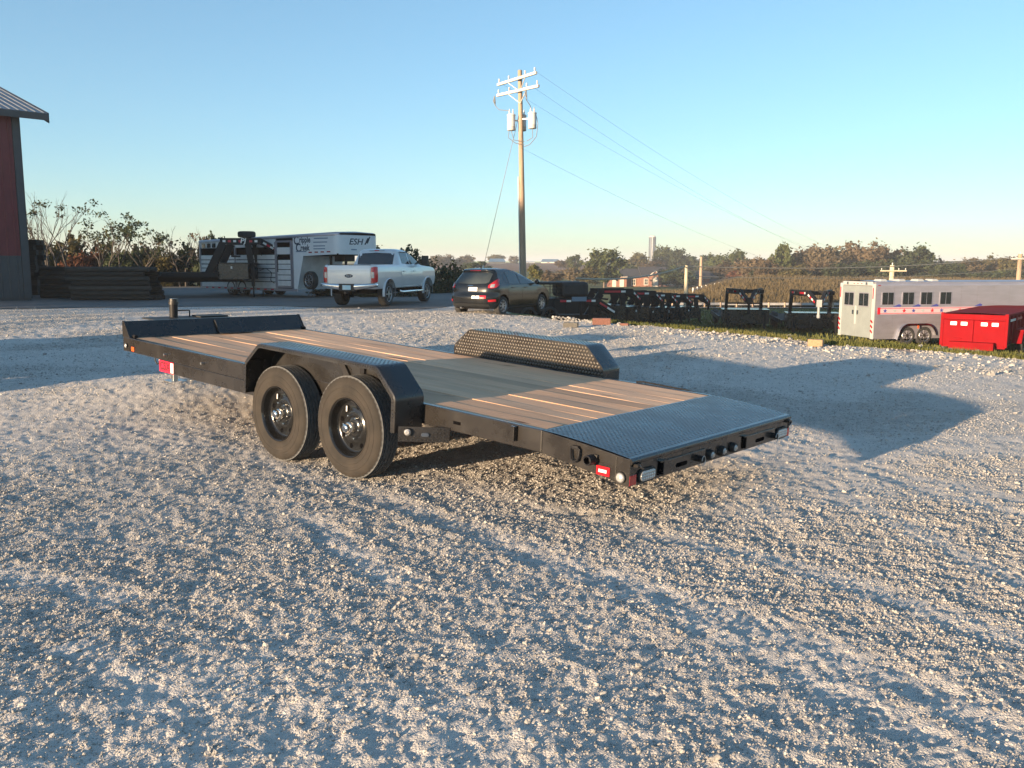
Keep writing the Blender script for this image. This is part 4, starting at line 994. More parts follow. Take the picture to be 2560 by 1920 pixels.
    e = Vector(S.rear(0,1.07,.022)); em = MB().add([(e.x, .155*math.cos(a), e.z+.062*math.sin(a)) for a in np.linspace(0,2*math.pi,28)[:-1]]+[(e.x-.012, .15*math.cos(a), e.z+.058*math.sin(a)) for a in np.linspace(0,2*math.pi,28)[:-1]], [tuple(range(27,54))]+[(i,(i+1)%27,27+(i+1)%27,27+i) for i in range(27)]).build('emblem', M['ink'], t)
    text_mesh('Ford', .085, M['tape_white'], em, face_mtx((e.x-.0135,0,e.z), (0,-1,0), (0,0,1)), shear=.3, sx=1.15)
    rz = t.rotation_euler.z; c = Matrix.Rotation(rz,3,'Z') @ Vector((1.0,-.99,0)); t.location = Vector((loc.x,loc.y,loc.z))-c
hatch_done = True
pickup()

# ------------------------------------------------------------------ gooseneck trailers
def gooseneck(loc, rz, label, group=None, dz=.95, nz=2.45, deckL=7., hw=1.25, box=True, spare=False, upright=True, tape=((1,0),), lettering=None, coup=1.35, deckbox=0, ny=.62, white=False, jackz=0., conv=.95):
    t = thing('gooseneck_trailer', loc, rz, label, 'trailer', group)
    bk = M['black_satin']
    MB().box(-deckL,0,-hw,hw,dz-.06,dz).build('deck', M['lumber'], t)
    for s in (1,-1):
        MB().box(-deckL,.0,s*hw-.03,s*hw+.03,dz-.20,dz+.01).build('side_rail', bk, t)
        MB().box(-deckL,.6,s*.5-.06,s*.5+.06,dz-.42,dz-.07).build('main_beam', bk, t)
        # neck
        MB().beam((-.62,s*ny,dz-.15),(.12,s*ny,nz-.1),.14,.34,(1,0,.3)).build('neck_riser', bk, t)
        MB().beam((.0,s*ny,nz),(1.80,s*ny*conv,nz),.14,.28).beam((1.74,s*ny*conv,nz+.01),(2.42,s*.10,nz-.42),.13,.26).build('neck_beam', bk, t)
        if upright: MB().beam((1.42,s*ny,dz-.25),(1.22,s*ny,nz-.1),.12,.26,(1,0,0)).build('neck_upright', bk, t)
        b0, b1 = Vector((0,s*ny,nz)), Vector((1.8,s*ny*conv,nz)); sl_ = (b1-b0).normalized(); no_ = Vector((-sl_.y, sl_.x, 0)); no_ = -no_ if no_.y*s < 0 else no_
        for k, (x0, x1, c) in enumerate(tape):
            MB().beam(b0+sl_*x0+no_*.073, b0+sl_*x1+no_*.073, .006, .095, (0,0,1)).build('tape', M[c], t)
        c0, c1 = Vector((1.80,s*ny*conv,nz-.03)), Vector((2.42,s*.10,nz-.45)); sd_ = (c1-c0).normalized(); n2 = Vector((-sd_.y, sd_.x, 0)).normalized(); n2 = -n2 if n2.y*s < 0 else n2
        for k in range(4):
            p0 = c0+(c1-c0)*(.08+.21*k)+n2*.068; MB().beam(p0, p0+(c1-c0)*.20, .006, .085, (0,0,1)).build('tape', M['tape_white' if k%2 == 0 else 'tape_red'], t)
        MB().box(1.40,1.52,s*hw*.72-.06,s*hw*.72+.06,dz-.6,dz+.28).box(1.43,1.49,s*hw*.72-.03,s*hw*.72+.03,jackz,dz-.55).box(1.34,1.58,s*hw*.72-.12,s*hw*.72+.12,jackz,jackz+.02).build('jack', bk, t)
        for x in (-deckL*.62, -deckL*.62-.95): car_wheel(t, x, s*(hw-.02), .39, .24, s, 'rim_black', 8)
    MB().box(.95,1.05,-ny,ny,nz-.1,nz+.1).box(.45,.53,-ny,ny,dz+.7,dz+.78).build('cross_brace', bk, t)
    cp_ = MB().cyl((2.46,0,coup),(2.46,0,nz-.30),.065,n=12).box(2.36,2.56,-.12,.12,nz-.62,nz-.28).cyl((2.46,0,coup-.10),(2.46,0,coup+.05),.09,n=12).build('coupler', M['white'] if white else bk, t, smooth=True)
    if box:
        bx = MB().box(.0,1.32,-hw*.92,hw*.92,dz-.30,dz+.42).build('toolbox', M['black'], t, bevel=.02)
        MB().box(1.32,1.35,-.06,.06,dz+.28,dz+.33).build('latch', M['chrome'], bx)
        MB().box(-.02,1.37,-hw*.94,hw*.94,dz+.42,dz+.45).build('lid', M['black'], bx, bevel=.01)
        for s in (1,-1): MB().box(.55,.62,s*hw*.92-.008,s*hw*.92+.008,dz+.18,dz+.28).build('latch_plate', M['tape_white'], bx)
    if spare:
        sp = MB().lathe([(.20,-.12),(.30,-.14),(.37,-.12),(.395,-.06),(.395,.06),(.37,.12),(.30,.14),(.20,.12)], (1.02,0,nz+.32), 24, 'z').build('spare_tyre', M['rubber_far'], t, smooth=True)
        MB().cyl((1.02,0,nz+.1),(1.02,0,nz+.32),.2).build('spare_rim', M['rim_black'], sp)
    if lettering:
        for s in (1,-1): text_mesh(lettering, .30, M['tape_white'], t, face_mtx((1.02,s*(ny+.075),nz+.01), (-s,0,0), (0,0,1)), shear=.2, bold=.006, sx=1.1)
    for p in ([(1.6,-.2,dz+.1),(1.9,-.25,dz+.2),(2.15,-.3,dz+.0),(2.1,-.3,dz-.35),(2.3,-.3,dz-.5)],[(1.5,.3,nz-.5),(1.7,.35,nz-.8),(2.0,.3,nz-.75),(2.2,.2,nz-.5)]):
        MB().tube(p, .018, 6).build('hose', M['plastic'], t, smooth=True)
    return t
pjt = []
for x in np.arange(.12,1.75,.235): pjt += [(x,x+.13,'tape_white' if int(round((x-.12)/.235))%2 == 0 else 'tape_red')]
pjt = [q for q in pjt if not (.84 < q[0] < 1.2)]
g1 = gooseneck(LD(-13.1, 40.2, .0), HEAD(88), 'black flatbed gooseneck trailer with spare tyre on its neck, parked before the stock trailer', dz=1.12, nz=2.52, deckL=8., spare=True, tape=pjt, lettering='PJ', coup=1.3, hw=1.2)
# row of black goosenecks behind the hatchback
redt = ((.30,1.15,'tape_red'),(1.18,1.42,'tape_white'))
row = [(1484, 44.0, 'second'), (1546, 46.5, 'third'), (1590, 49.5, 'fourth'), (1632, 53, 'fifth'), (1684, 58, 'last')]
labs = ['black gooseneck trailer right after the covered dump trailer, first in its row', 'black gooseneck trailer in the row, second from the covered dump trailer', 'black gooseneck trailer in the row, third from the covered dump trailer',
        'black gooseneck trailer in the row, fourth from the covered dump trailer', 'black gooseneck trailer ending the row, beside the thin pale pole']
for (u, D, _), lb in zip(row, labs):
    p = LD((u-1280)/2182*D, D); z = tz(p); p.z = z
    gooseneck(p, HEAD(76), lb, 'black gooseneck trailers in a row behind the hatchback', dz=.60, nz=1.72, deckL=6.5, tape=redt, coup=.9, hw=1.1, jackz=-.1)
p = LD(12.6, 47.6); p.z = tz(p)+.02
gooseneck(p, HEAD(189), 'black gooseneck trailer on grass with dull red stripe, left of the white coupler one', 'black goosenecks on the grass', dz=.62, nz=2.02, deckL=6.5, tape=((.25,.9,'red_dark'),(.95,1.1,'tape_white'),(1.15,1.5,'red_dark')), coup=1.0, hw=1.3, ny=.92, upright=False, conv=.42)
p = LD(15.0, 44.0); p.z = tz(p)+.02
gooseneck(p, HEAD(190), 'black gooseneck trailer on grass with bright red stripe and white coupler', 'black goosenecks on the grass', dz=.58, nz=2.0, deckL=6.5, tape=((.2,.42,'tape_red'),(.45,.6,'tape_white'),(.62,1.55,'tape_red'),(1.58,1.7,'tape_white')), coup=.95, hw=1.35, ny=.95, upright=False, white=True, conv=.42)

# covered dump trailer beside the hatchback
def dump_black():
    p = LD(2.72, 40.); p.z = tz(p)+.05
    t = thing('dump_trailer', p, HEAD(80), 'black dump trailer with rolled tarp and mesh rail right beside the hatchback', 'dump trailer')
    MB().box(-3.6,.3,-1.05,1.05,.45,1.12).build('dump_bed', M['black_satin'], t, bevel=.02)
    for i in range(7): MB().box(-3.5+.6*i,-3.42+.6*i,-1.10,-1.05,.45,1.12).build('bed_rib', M['black_satin'], t)
    MB().box(-.72,.55,-1.0,1.0,1.16,1.86).build('tarp_roll', M['tarp'], t, bevel=.16)
    MB().box(-3.6,-.70,-1.05,1.05,1.74,1.84).build('top_board', M['black_satin'], t)
    for i in range(10): MB().box(-3.5+.28*i,-3.47+.28*i,-1.04,-1.01,1.12,1.74).build('mesh_bar', M['black_satin'], t)
    for k in range(4): MB().box(-3.6,-.7,-1.04,-1.01,1.22+.14*k,1.24+.14*k).build('mesh_bar', M['black_satin'], t)
    for q in (1,-1): MB().beam((.3,q*.9,.98),(1.0,q*.9,.98),.14,.3).beam((.94,q*.9,1.0),(2.0,q*.5,.42),.14,.26).build('neck_beam', M['black_satin'], t)
    for x0, x1, c in ((-.80,-.52,'tape_red'),(-.51,-.30,'tape_white'),(.42,.66,'tape_red'),(.67,.86,'tape_white')): MB().box(x0,x1,-1.118 if x1 < .3 else -.985,-1.108 if x1 < .3 else -.972,.97,1.06).build('tape', M[c], t)
    for k in range(4):
        a = Vector((1.05+.2*k,-.985+.078*k,.92-.11*k)); MB().beam(a, a+Vector((.19,.074,-.105)), .01, .09).build('tape', M['tape_red' if k < 2 else 'tape_white'], t)
    MB().box(-.27,.40,-1.13,-1.10,1.0,1.2).build('sign_board', M['ink_soft'], t)
    for x in (-2.2,-1.25):
        for s in (1,-1): car_wheel(t, x, s*1.12, .39, .22, s, 'rim_black', 8)
    for s in (1,-1): MB().box(.6,.7,s*.8-.05,s*.8+.05,-.1,1.0).build('jack', M['black_satin'], t)
    return t
dump_black()

# ------------------------------------------------------------------ aluminium stock trailer with lettering
def stock_trailer():
    A_, B_ = Vector((-15.6,44.)), Vector((-7.3,37.)); dv = (B_-A_); L = dv.length; beta = math.degrees(math.atan2(dv.x, dv.y))
    t = thing('stock_trailer', LD(A_.x, A_.y, .0), HEAD(beta), 'long aluminium stock trailer with dark lettering on its raised nose, behind the pickup', 'stock trailer')
    # local x forward from rear, near side at y = -0 (right side of heading faces the camera), width to +y
    tilt = .018; W = 2.25
    def zt(x): return 2.62+tilt*x
    LX = 8.2                        # start of the raised nose
    NX = L                            # nose end
    MB().hexa([(0,.05,.42),(LX-.4,.05,.42),(LX-.4,W,.42),(0,W,.42)],[(0,.05,2.5),(LX,.05,2.5),(LX,W,2.5),(0,W,2.5)]).build('interior', M['under'], t)
    def slat(x0,x1,z0,z1,mt='alu_rough',nm='slat',proud=.0):
        return MB().hexa([(x0,-proud,z0+tilt*x0*.0),(x1,-proud,z0),(x1,.045,z0),(x0,.045,z0)],[(x0,-proud,z1),(x1,-proud,z1),(x1,.045,z1),(x0,.045,z1)]).build(nm, M[mt], t, bevel=.006)
    z = .42; hs = [.30,.20,.20,.20,.20,.20,.24]
    for k, h in enumerate(hs): slat(0.1, 6.38, z, z+h-.035); z += h
    MB().hexa([(0,-.004,2.27),(6.42,-.004,2.27),(6.42,.05,2.27),(0,.05,2.27)],[(0,-.004,zt(0)-.06),(6.42,-.004,zt(6.4)-.06),(6.42,.05,zt(6.4)-.06),(0,.05,zt(0)-.06)]).build('top_panel', M['alu_rough'], t)
    for x in (0,3.1,6.36,7.64): MB().box(x,x+.09,-.02,.05,.40,2.5).build('side_post', M['alu'], t)
    for x0, x1 in ((.25,.58),(.72,1.05),(1.18,1.5),(1.75,2.25)): MB().box(x0,x1,-.012,-.004,2.29,2.50).build('vent_window', M['glass'], t)
    # door with slats
    dr = MB().box(6.46,6.54,-.03,.02,.45,2.55).box(7.54,7.62,-.03,.02,.45,2.55).box(6.54,7.54,-.03,.02,2.47,2.55).box(6.54,7.54,-.03,.02,.45,.53).build('side_door', M['alu'], t)
    z = .54
    for h in (.26,.24,.24,.24,.20,.0,.34): 
        if h: MB().box(6.54,7.54,-.015,.01,z,z+h-.03).build('slat', M['alu_rough'], dr)
        z += h if h else .22
    MB().box(6.60,6.66,-.06,-.03,1.15,1.85).build('door_handle', M['chrome'], dr)
    # solid panel ahead of the door, nose
    MB().prism([(7.74,.40),(7.98,.40),(LX+.25,1.86),(NX-.35,1.92),(NX-.35,zt(NX)-.08),(7.74,zt(7.7)-.08)], -.006, .05, 'y').build('nose_side', M['white_stock'], t)
    n_ = 10; rows = []
    for k in range(n_+1):
        a = math.pi/2*k/n_; rr = .35; rows.append([(NX-rr+rr*math.sin(a), rr-rr*math.cos(a)-.006, 1.92),(NX-rr+rr*math.sin(a), rr-rr*math.cos(a)-.006, zt(NX)-.08)])
    rows.append([(NX, W-.3, 1.92),(NX, W-.3, zt(NX)-.08)])
    for k in range(1,n_+1):
        a = math.pi/2*k/n_; rr=.3; rows.append([(NX-rr+rr*math.cos(a), W-rr+rr*math.sin(a), 1.92),(NX-rr+rr*math.cos(a), W-rr+rr*math.sin(a), zt(NX)-.08)])
    MB().grid(rows).build('nose_front', M['white_stock'], t, smooth=True)
    MB().hexa([(LX,.05,1.86),(NX-.1,.05,1.91),(NX-.1,W-.05,1.91),(LX,W-.05,1.86)],[(LX,.05,1.93),(NX-.1,.05,1.96),(NX-.1,W-.05,1.96),(LX,W-.05,1.93)]).build('nose_floor', M['under'], t)
    MB().prism([(7.9,.40),(LX+.25,1.86),(LX+.2,1.9),(7.85,.40)], .06, W, 'y').build('front_bulkhead', M['alu_rough'], t)
    # roof with rolled edge
    sec = [(-.02,-.10),(-.03,-.03),(.0,.02),(.10,.05),(W/2,.09),(W-.1,.05),(W,.02),(W+.02,-.1)]
    MB().grid([[(x, y, zt(x)+z_) for y, z_ in sec] for x in (-.02,2.5,5.4,7.4,NX-.25)]+[[(NX-.05, .15+(y-.0)*.87, zt(NX)+z_*.6-.02) for y, z_ in sec]]).build('roof', M['alu'], t, smooth=True)
    MB().box(0,7.95,-.025,.03,.30,.42).build('floor_rail', M['alu'], t)
    for x in np.arange(.5,6.2,.55): MB().box(x,x+.22,-.03,-.025,.33,.39).build('tape', M['tape_red'], t)
    for k in range(4): MB().box(8.85+.42*k,9.08+.42*k,-.012,-.006,1.99+.006*k,2.04+.006*k).build('tape', M['red_dark'], t)
    # lettering
    f = lambda x, z: face_mtx((x,-.008,z), (1,0,0), (0,0,1))
    ns = [o for o in t.children if o.name.startswith('nose_side')][0]; nf = [o for o in t.children if o.name.startswith('nose_front')][0]
    text_mesh('C', .52, M['ink'], ns, bold=.012, mtx= f(7.98, 2.52)); text_mesh('ripple', .36, M['ink'], ns, bold=.010, mtx= f(8.60, 2.55), sx=.95)
    text_mesh('C', .52, M['ink'], ns, bold=.012, mtx= f(8.12, 2.20)); text_mesh('reek', .36, M['ink'], ns, bold=.010, mtx= f(8.60, 2.21), sx=.95)
    for (x0,x1,z0) in ((9.25,10.2,2.58),(9.2,10.15,2.42),(9.2,10.0,2.26),(7.95,8.7,2.03),(9.2,10.0,2.14)):
        MB().box(x0,x1,-.011,-.007,z0,z0+.045).build('print_line', M['ink_soft'], ns)
    text_mesh('ESH', .36, M['ink'], nf, face_mtx((NX+.004,.95,2.45), (0,1,0), (0,0,1)), shear=.25, sx=1.25, bold=.006)
    MB().beam((NX+.006,1.45,2.35),(NX+.006,1.75,2.68),.006,.06,(0,0,1)).beam((NX+.006,1.55,2.42),(NX+.006,1.66,2.6),.006,.13,(0,0,1)).build('print_figure', M['ink'], nf)
    MB().box(NX,NX+.004,.7,1.0,2.10,2.15).build('print_line', M['ink_soft'], nf)
    # coupler, jacks, wheels
    MB().box(9.6,10.3,.8,1.35,1.62,1.92).cyl((10.0,1.1,1.0),(10.0,1.1,1.7),.06).build('coupler', M['plastic'], t)
    MB().cyl((9.6,.6,.3),(9.6,.6,1.9),.06).box(9.5,9.7,.5,.7,.2,.24).build('landing_jack', M['plastic'], t)
    wh = car_wheel(t, 8.62, .12, .40, .25, -1, 'rim_grey', 8, zc=.80); wh.name = 'spare_wheel'
    for x in (2.7, 3.65):
        car_wheel(t, x, .0, .38, .24, -1, 'rim_grey', 8); car_wheel(t, x, W, .38, .24, 1, 'rim_grey', 8)
    MB().box(2.2,4.15,-.10,.05,.74,.80).build('mudguard', M['alu'], t)
    return t
stock_trailer()

# ------------------------------------------------------------------ aluminium horse trailer
def star_poly(cx, cz, r): return [(cx+(r if k%2 == 0 else r*.42)*math.sin(math.pi*k/5), cz+(r if k%2 == 0 else r*.42)*math.cos(math.pi*k/5)) for k in range(10)]
M['blue_print'] = pm('blue_print', (.05,.06,.28), .45, 0, var=.1, scale=10)
M['pink_print'] = pm('pink_print', (.62,.42,.46), .45, 0, var=.06, scale=6)
def horse_trailer():
    z0 = tz(LD(14.5,35)); base = -1.44
    t = thing('horse_trailer', LD(14.48, 35.0, base), HEAD(76.5), 'aluminium horse trailer with white rear doors and star stripe behind the red dump trailer', 'horse trailer')
    W, HH, L = 2.30, 2.30, 9.5
    MB().box(.06,L,.012,W-.012,.05,HH-.02).build('body', M['alu'], t)
    for i, x in enumerate(np.arange(.10, L, .79)):
        x1 = min(x+.785, L)
        MB().box(x,x1,-.004,.012,.0,.98).build('side_panel', M['alu'], t); MB().box(x,x1,-.004,.012,1.30,2.12).build('side_panel', M['alu'], t)
    MB().box(.10,L,-.006,.012,.98,1.30).build('stripe_panel', M['alu'], t)
    # rounded roof
    sec = [(-.01,2.12),(-.01,2.20),(.03,2.27),(.10,2.305),(W/2,2.34),(W-.1,2.305),(W,2.2),(W,2.12)]
    MB().grid([[(x,y,z) for y,z in sec] for x in np.linspace(.04,L,12)]).build('roof', M['alu'], t, smooth=True)
    for x in (.40,1.25,2.12,2.80): MB().hexa([(x,.25,2.3),(x+.36,.25,2.3),(x+.36,.75,2.3),(x,.75,2.3)],[(x+.06,.3,2.40),(x+.30,.3,2.40),(x+.30,.7,2.40),(x+.06,.7,2.40)]).build('roof_vent', M['white'], t, bevel=.02)
    # rear frame, doors
    MB().box(-.02,.06,-.02,.17,.0,2.22).build('rear_post', M['white'], t, bevel=.02); MB().box(-.02,.06,W-.17,W+.02,.0,2.22).build('rear_post', M['white'], t, bevel=.02)
    MB().box(-.02,.06,.17,W-.17,2.13,2.30).build('rear_header', M['white'], t, bevel=.03)
    for y0, y1 in ((.18,1.145),(1.155,W-.18)):
        d = MB().box(-.03,.03,y0,y1,.04,2.12).build('rear_door', M['white_dull'], t, bevel=.01)
        yc = (y0+y1)/2-.02
        MB().prism([(yc-.33,1.28),(yc+.33,1.28),(yc+.33,1.86),(yc-.33,1.86)], -.042, -.028, 'x').build('window_frame', M['alu'], d, bevel=.006)
        MB().box(-.047,-.041,yc-.30,yc-.015,1.32,1.82).build('pane', M['glass'], d); MB().box(-.047,-.041,yc+.015,yc+.30,1.32,1.82).build('pane', M['glass'], d)
        MB().box(-.06,-.03,y0+.1 if y0 > 1 else y1-.2,y0+.2 if y0 > 1 else y1-.1,.95,1.12).build('door_latch', M['zinc'], d)
    MB().box(-.045,-.03,1.09,1.21,.55,1.3).build('door_bar', M['white'], t)
    for yy in (.05,W-.07):
        MB().box(-.028,-.02,yy,yy+.05,1.62,2.05).build('reflector_strip', M['tape_red'], t)
        for k in range(3): MB().beam((-.026,yy-.03,.26+.2*k),(-.026,yy+.09,.36+.2*k),.01,.07,(0,0,1)).build('reflector', M['red_dark'], t)
    for y in (.85,1.1,1.35): MB().box(-.03,-.02,y-.04,y+.04,2.2,2.225).build('marker_light', M['red_dark'], t)
    for y in (.5,1.75): MB().box(-.06,-.01,y-.05,y+.05,2.17,2.27).build('flood_lamp', M['zinc'], t)
    # side windows
    for x in (.34,1.28,2.13,3.04):
        wf = MB().prism(oval(0,0,1,1)[:0] or [(x-.01,1.36),(x+.53,1.36),(x+.55,1.38),(x+.55,1.88),(x+.53,1.90),(x-.01,1.90),(x-.03,1.88),(x-.03,1.38)], -.02, -.005, 'y').build('side_window', M['alu'], t)
        MB().box(x+.01,x+.25,-.026,-.019,1.39,1.87).build('pane', M['glass'], wf); MB().box(x+.275,x+.51,-.026,-.019,1.39,1.87).build('pane', M['glass'], wf)
    # stripe of stars
    sp = MB().box(.22,8.0,-.012,-.006,1.0,1.27).build('star_stripe', M['pink_print'], t)
    for z in (1.02,1.07,1.12,1.17,1.22): MB().box(.22,8.0,-.014,-.012,z,z+.022).build('stripe_line', M['tape_red'] if z in (1.02,1.22) else M['white'], sp)
    MB().box(.16,.28,-.017,-.006,1.0,1.27).build('stripe_end', M['tape_red'], sp)
    for k, x in enumerate(np.arange(.50,7.6,.44)): MB().prism(star_poly(x,1.135,.095), -.019, -.014, 'y').build('star', M[('blue_print','white','tape_red')[k%3]], sp)
    for x in (1.05,1.95,2.80,4.9): MB().prism([(x-.2,1.30),(x+.08,1.40),(x+.2,1.35),(x+.15,1.30)], -.012, -.004, 'y').build('print_figure', M['blue_print'], t)
    # wheels and fenders
    for x in (1.60,2.40):
        for y, s in ((-.02,-1),(W+.02,1)): car_wheel(t, x, y, .37, .22, s, 'zinc', 8, zc=.12)
    rows = []
    pth = [(1.05,-.05)]+[(1.60+.47*math.cos(a),.12+.50*math.sin(a)) for a in np.linspace(math.pi*.97,math.pi*.5,10)]+[(2.40+.47*math.cos(a),.12+.50*math.sin(a)) for a in np.linspace(math.pi*.5,.03,10)]
    MB().grid([[(x,-.12,z),(x,.02,z)] for x,z in pth]).grid([[(x,-.12,z),(x,-.12,z-.08)] for x,z in pth]).build('fender', M['chrome'], t, smooth=True)
    MB().prism([(1.14,.1),(1.60,.58),(2.40,.58),(2.86,.1),(2.82,.0),(1.18,.0)], -.003, .013, 'y').build('wheel_well', M['under'], t)
    MB().box(1.97,2.03,-.14,-.12,.42,.54).build('orange_reflector', M['orange_lens'], t)
    MB().box(.12,.24,-.02,.0,2.14,2.17).build('marker_light', M['red_dark'], t)
    return t
horse_trailer()

# ------------------------------------------------------------------ red dump trailer
def red_dump():
    base = -1.38
    t = thing('red_dump_trailer', LD(15.3, 31.0, base), HEAD(38), 'bright red dump trailer with white reflective tape at the right edge', 'dump trailer')
    W, HB, L = 2.0, 1.15, 13.5   # local y: 0 at the left rear corner, going to -W on the right
    MB().box(0,L,-W,0,.28,.36).build('bed_floor', M['red_paint'], t)
    for y in (-W, -.05):
        sd = MB().box(.0,L,y,y+.05,.36,HB).build('side_wall', M['red_paint'], t)
        MB().box(0,L,y-.03,y+.08,HB,HB+.08).build('top_rail', M['red_paint'], sd, bevel=.01)
        yo = y-.06 if y < -1 else y+.05
        for x in np.arange(.0,L,.8): MB().box(x,x+.09,yo,yo+.06,.3,HB).build('side_rib', M['red_paint'], sd, bevel=.005)
    MB().box(L-.05,L,-W,0,.36,HB+.05).build('front_wall', M['red_paint'], t)
    for y0, y1 in ((-W+.04,-W/2-.006),(-W/2+.006,-.04)):
        g = MB().box(-.06,-.01,y0,y1,.12,HB-.14).build('gate_door', M['red_paint'], t, bevel=.008)
        for yy in (y0+.20,y1-.42): MB().box(-.066,-.06,yy,yy+.20,.82,.94).build('tape', M['tape_white'], g)
        MB().box(-.09,-.06,(y0+y1)/2-.12,(y0+y1)/2+.12,.34,.38).build('gate_handle', M['red_paint'], g)
    MB().box(-.07,.04,-W-.05,.05,HB-.13,HB+.06).build('gate_header', M['red_paint'], t, bevel=.01)
    for y in (-W-.06,-.04): MB().box(-.08,.06,y,y+.10,.10,HB+.1).build('corner_post', M['red_paint'], t, bevel=.01)
    MB().grid([[(x, y, HB+.075+.05*math.sin(math.pi*(y+W)/W)*(.6+.4*math.sin(x*2.1))) for y in np.linspace(-W,0,9)] for x in np.linspace(.05,L,28)]).build('bed_cover', M['red_paint'], t, smooth=True)
    MB().box(-.02,.08,-W,.0,.05,.16).build('rear_bumper', M['red_paint'], t)
    MB().box(.3,1.3,-W-.075,-W-.06,.98,1.06).build('tape', M['tape_white'], t); MB().box(1.7,2.7,-W-.075,-W-.06,.98,1.06).build('tape', M['tape_red'], t)
    MB().box(1.2,3.3,-W-.36,-W-.06,.62,.66).hexa([(.9,-W-.36,.2),(1.2,-W-.36,.62),(1.2,-W-.06,.62),(.9,-W-.06,.2)],[(.94,-W-.36,.2),(1.24,-W-.36,.62),(1.24,-W-.06,.62),(.94,-W-.06,.2)]).build('fender', M['red_paint'], t)
    MB().box(-.4,L,-W+.3,-.3,.0,.26).build('chassis', M['red_paint'], t)
    for x in (1.7,2.7):
        for y, s in ((-W-.34,-1),(.34,1)): car_wheel(t, x, y, .37, .24, s, 'rim_black', 8, zc=.2)
    return t
red_dump()

# ------------------------------------------------------------------ utility pole with transformers
def main_pole():
    b = LD(.56, 42.); gz = tz(b); b.z = gz
    t = thing('utility_pole', b, HEAD(0), 'tall wooden utility pole carrying two cross arms and three grey transformers', 'utility pole')
    lean = .022
    def P(lat, dep, z): return (dep, -lat, z-gz)      # local x away from the camera, y to the left
    top = 10.42; n = 16; pts = [P(-lean*(z-gz)*.9, 0, z) for z in np.linspace(gz-.2, top, n)]
    MB().tube(pts, [.168-.072*i/(n-1) for i in range(n)], 14).build('pole_shaft', M['pole_wood'], t, smooth=50)
    off = lambda z: -lean*(z-gz)*.9
    for z, l0, d0, l1, d1 in ((10.0,-1.27,1.35,.50,-1.35),(9.47,-1.30,1.15,.62,-1.15)):
        a = MB().beam(P(l0,d0-.16,z), P(l1,d1-.16,z), .10, .125).build('cross_arm', M['arm_white'], t, bevel=.01)
        for f in (.04,.30,.72,.96):
            l, d = l0+(l1-l0)*f, d0+(d1-d0)*f-.16
            MB().lathe([(.0001,.20),(.03,.19),(.045,.15),(.03,.12),(.05,.09),(.03,.06),(.02,0)], P(l,d,z+.06), 10, 'z').build('insulator', M['tank'], a, smooth=True)
        MB().beam(P(l0+(l1-l0)*.28,d0+(d1-d0)*.28-.16,z-.05), P(off(z),-.12,z-.55), .03,.03).beam(P(l0+(l1-l0)*.72,d0+(d1-d0)*.72-.16,z-.05), P(off(z),-.12,z-.55), .03,.03).build('arm_brace', M['arm_white'], a)
    for l, d, z in ((-.62,-.12,8.05),(.36,-.22,8.12),(-.10,.36,8.1)):
        c = P(l,d,z)
        tk = MB().lathe([(.0001,-.36),(.17,-.36),(.19,-.34),(.19,-.18),(.196,-.17),(.196,-.15),(.19,-.14),(.19,.30),(.205,.31),(.205,.35),(.17,.38),(.0001,.40)], c, 22, 'z').build('transformer', M['tank'], t, smooth=50)
        for dx in (-.08,.08): MB().lathe([(.035,.36),(.05,.40),(.03,.44),(.045,.48),(.028,.52),(.02,.60),(.0001,.62)], (c[0]-.03,c[1]+dx,c[2]), 10, 'z').build('bushing', M['tank'], tk, smooth=True)
        MB().beam((c[0],c[1],c[2]+.1), P(off(z),0,z+.1), .08,.06).build('bracket', M['tank'], tk)
    # fuse cut-outs and loops of cable
    for l, d in ((-1.42,1.2),(.05,-.5)):
        MB().tube([P(l,d-.2,9.42),P(l-.05,d-.25,9.2),P(l+.05,d-.25,9.0)], .025, 6).cyl(P(l,d-.2,9.45),P(l+.03,d-.22,9.1),.03).build('fuse_cutout', M['wire'], t, smooth=True)
    for pl in ([(-1.38,1.0,9.0),(-1.2,.6,8.75),(-.7,.0,8.6)],[(.05,-.7,9.0),(.25,-.5,8.75),(.3,-.3,8.65)],[(-.72,-.2,7.7),(-.75,-.2,7.35),(-.4,-.2,7.1),(0,-.2,7.05)],[(.5,-.25,8.5),(.62,-.25,8.0),(.55,-.25,7.4),(.25,-.22,7.05),(-.02,-.18,6.95)],[(.36,-.3,7.75),(.38,-.3,7.35),(.1,-.2,7.2)],[(-.62,-.2,7.68),(-.5,-.22,7.25),(.0,-.2,7.18)]):
        MB().tube([P(*q) for q in pl], .016, 6).build('cable', M['wire'], t, smooth=True)
    MB().tube([P(off(z)-.16,-.06,z) for z in np.linspace(5.6,1.0,6)], .022, 6).build('conduit', M['tank'], t, smooth=True)
    return t, gz
pole_t, pole_gz = main_pole()
def wire(name, p0, p1, sag, r, label, mat='wire', n=28, group=None):
    p0, p1 = Vector(p0), Vector(p1); pts = []
    for i in range(n+1):
        s = i/n; p = p0.lerp(p1, s); p.z -= sag*4*s*(1-s); pts.append(p)
    return tag(MB().tube(pts, r, 5).build(name, M[mat], smooth=True), label, 'wire', group)
far1 = LD((2222-1280)/2182*100, 100)
for l0, d0, z0, l1, z1, lb in ((1.0,40.6,10.1,1.3,1.05,'top power line sloping right from the transformer pole to the far cross arm'),(-.6,43.2,10.1,0.,1.0,'second power line sloping right below the top line of the transformer pole'),
                               (.9,41.,9.5,-1.3,1.05,'third power line sloping right from the lower cross arm of the transformer pole'),(.4,41.8,6.9,.0,-.6,'lowest cable sloping right from below the grey transformers')):
    e = LD(far1 and (2222-1280)/2182*100+l1, 100, z1); wire('power_line', LD(l0,d0,z0), e, 1.6, .0045, lb, group='power lines from the transformer pole')
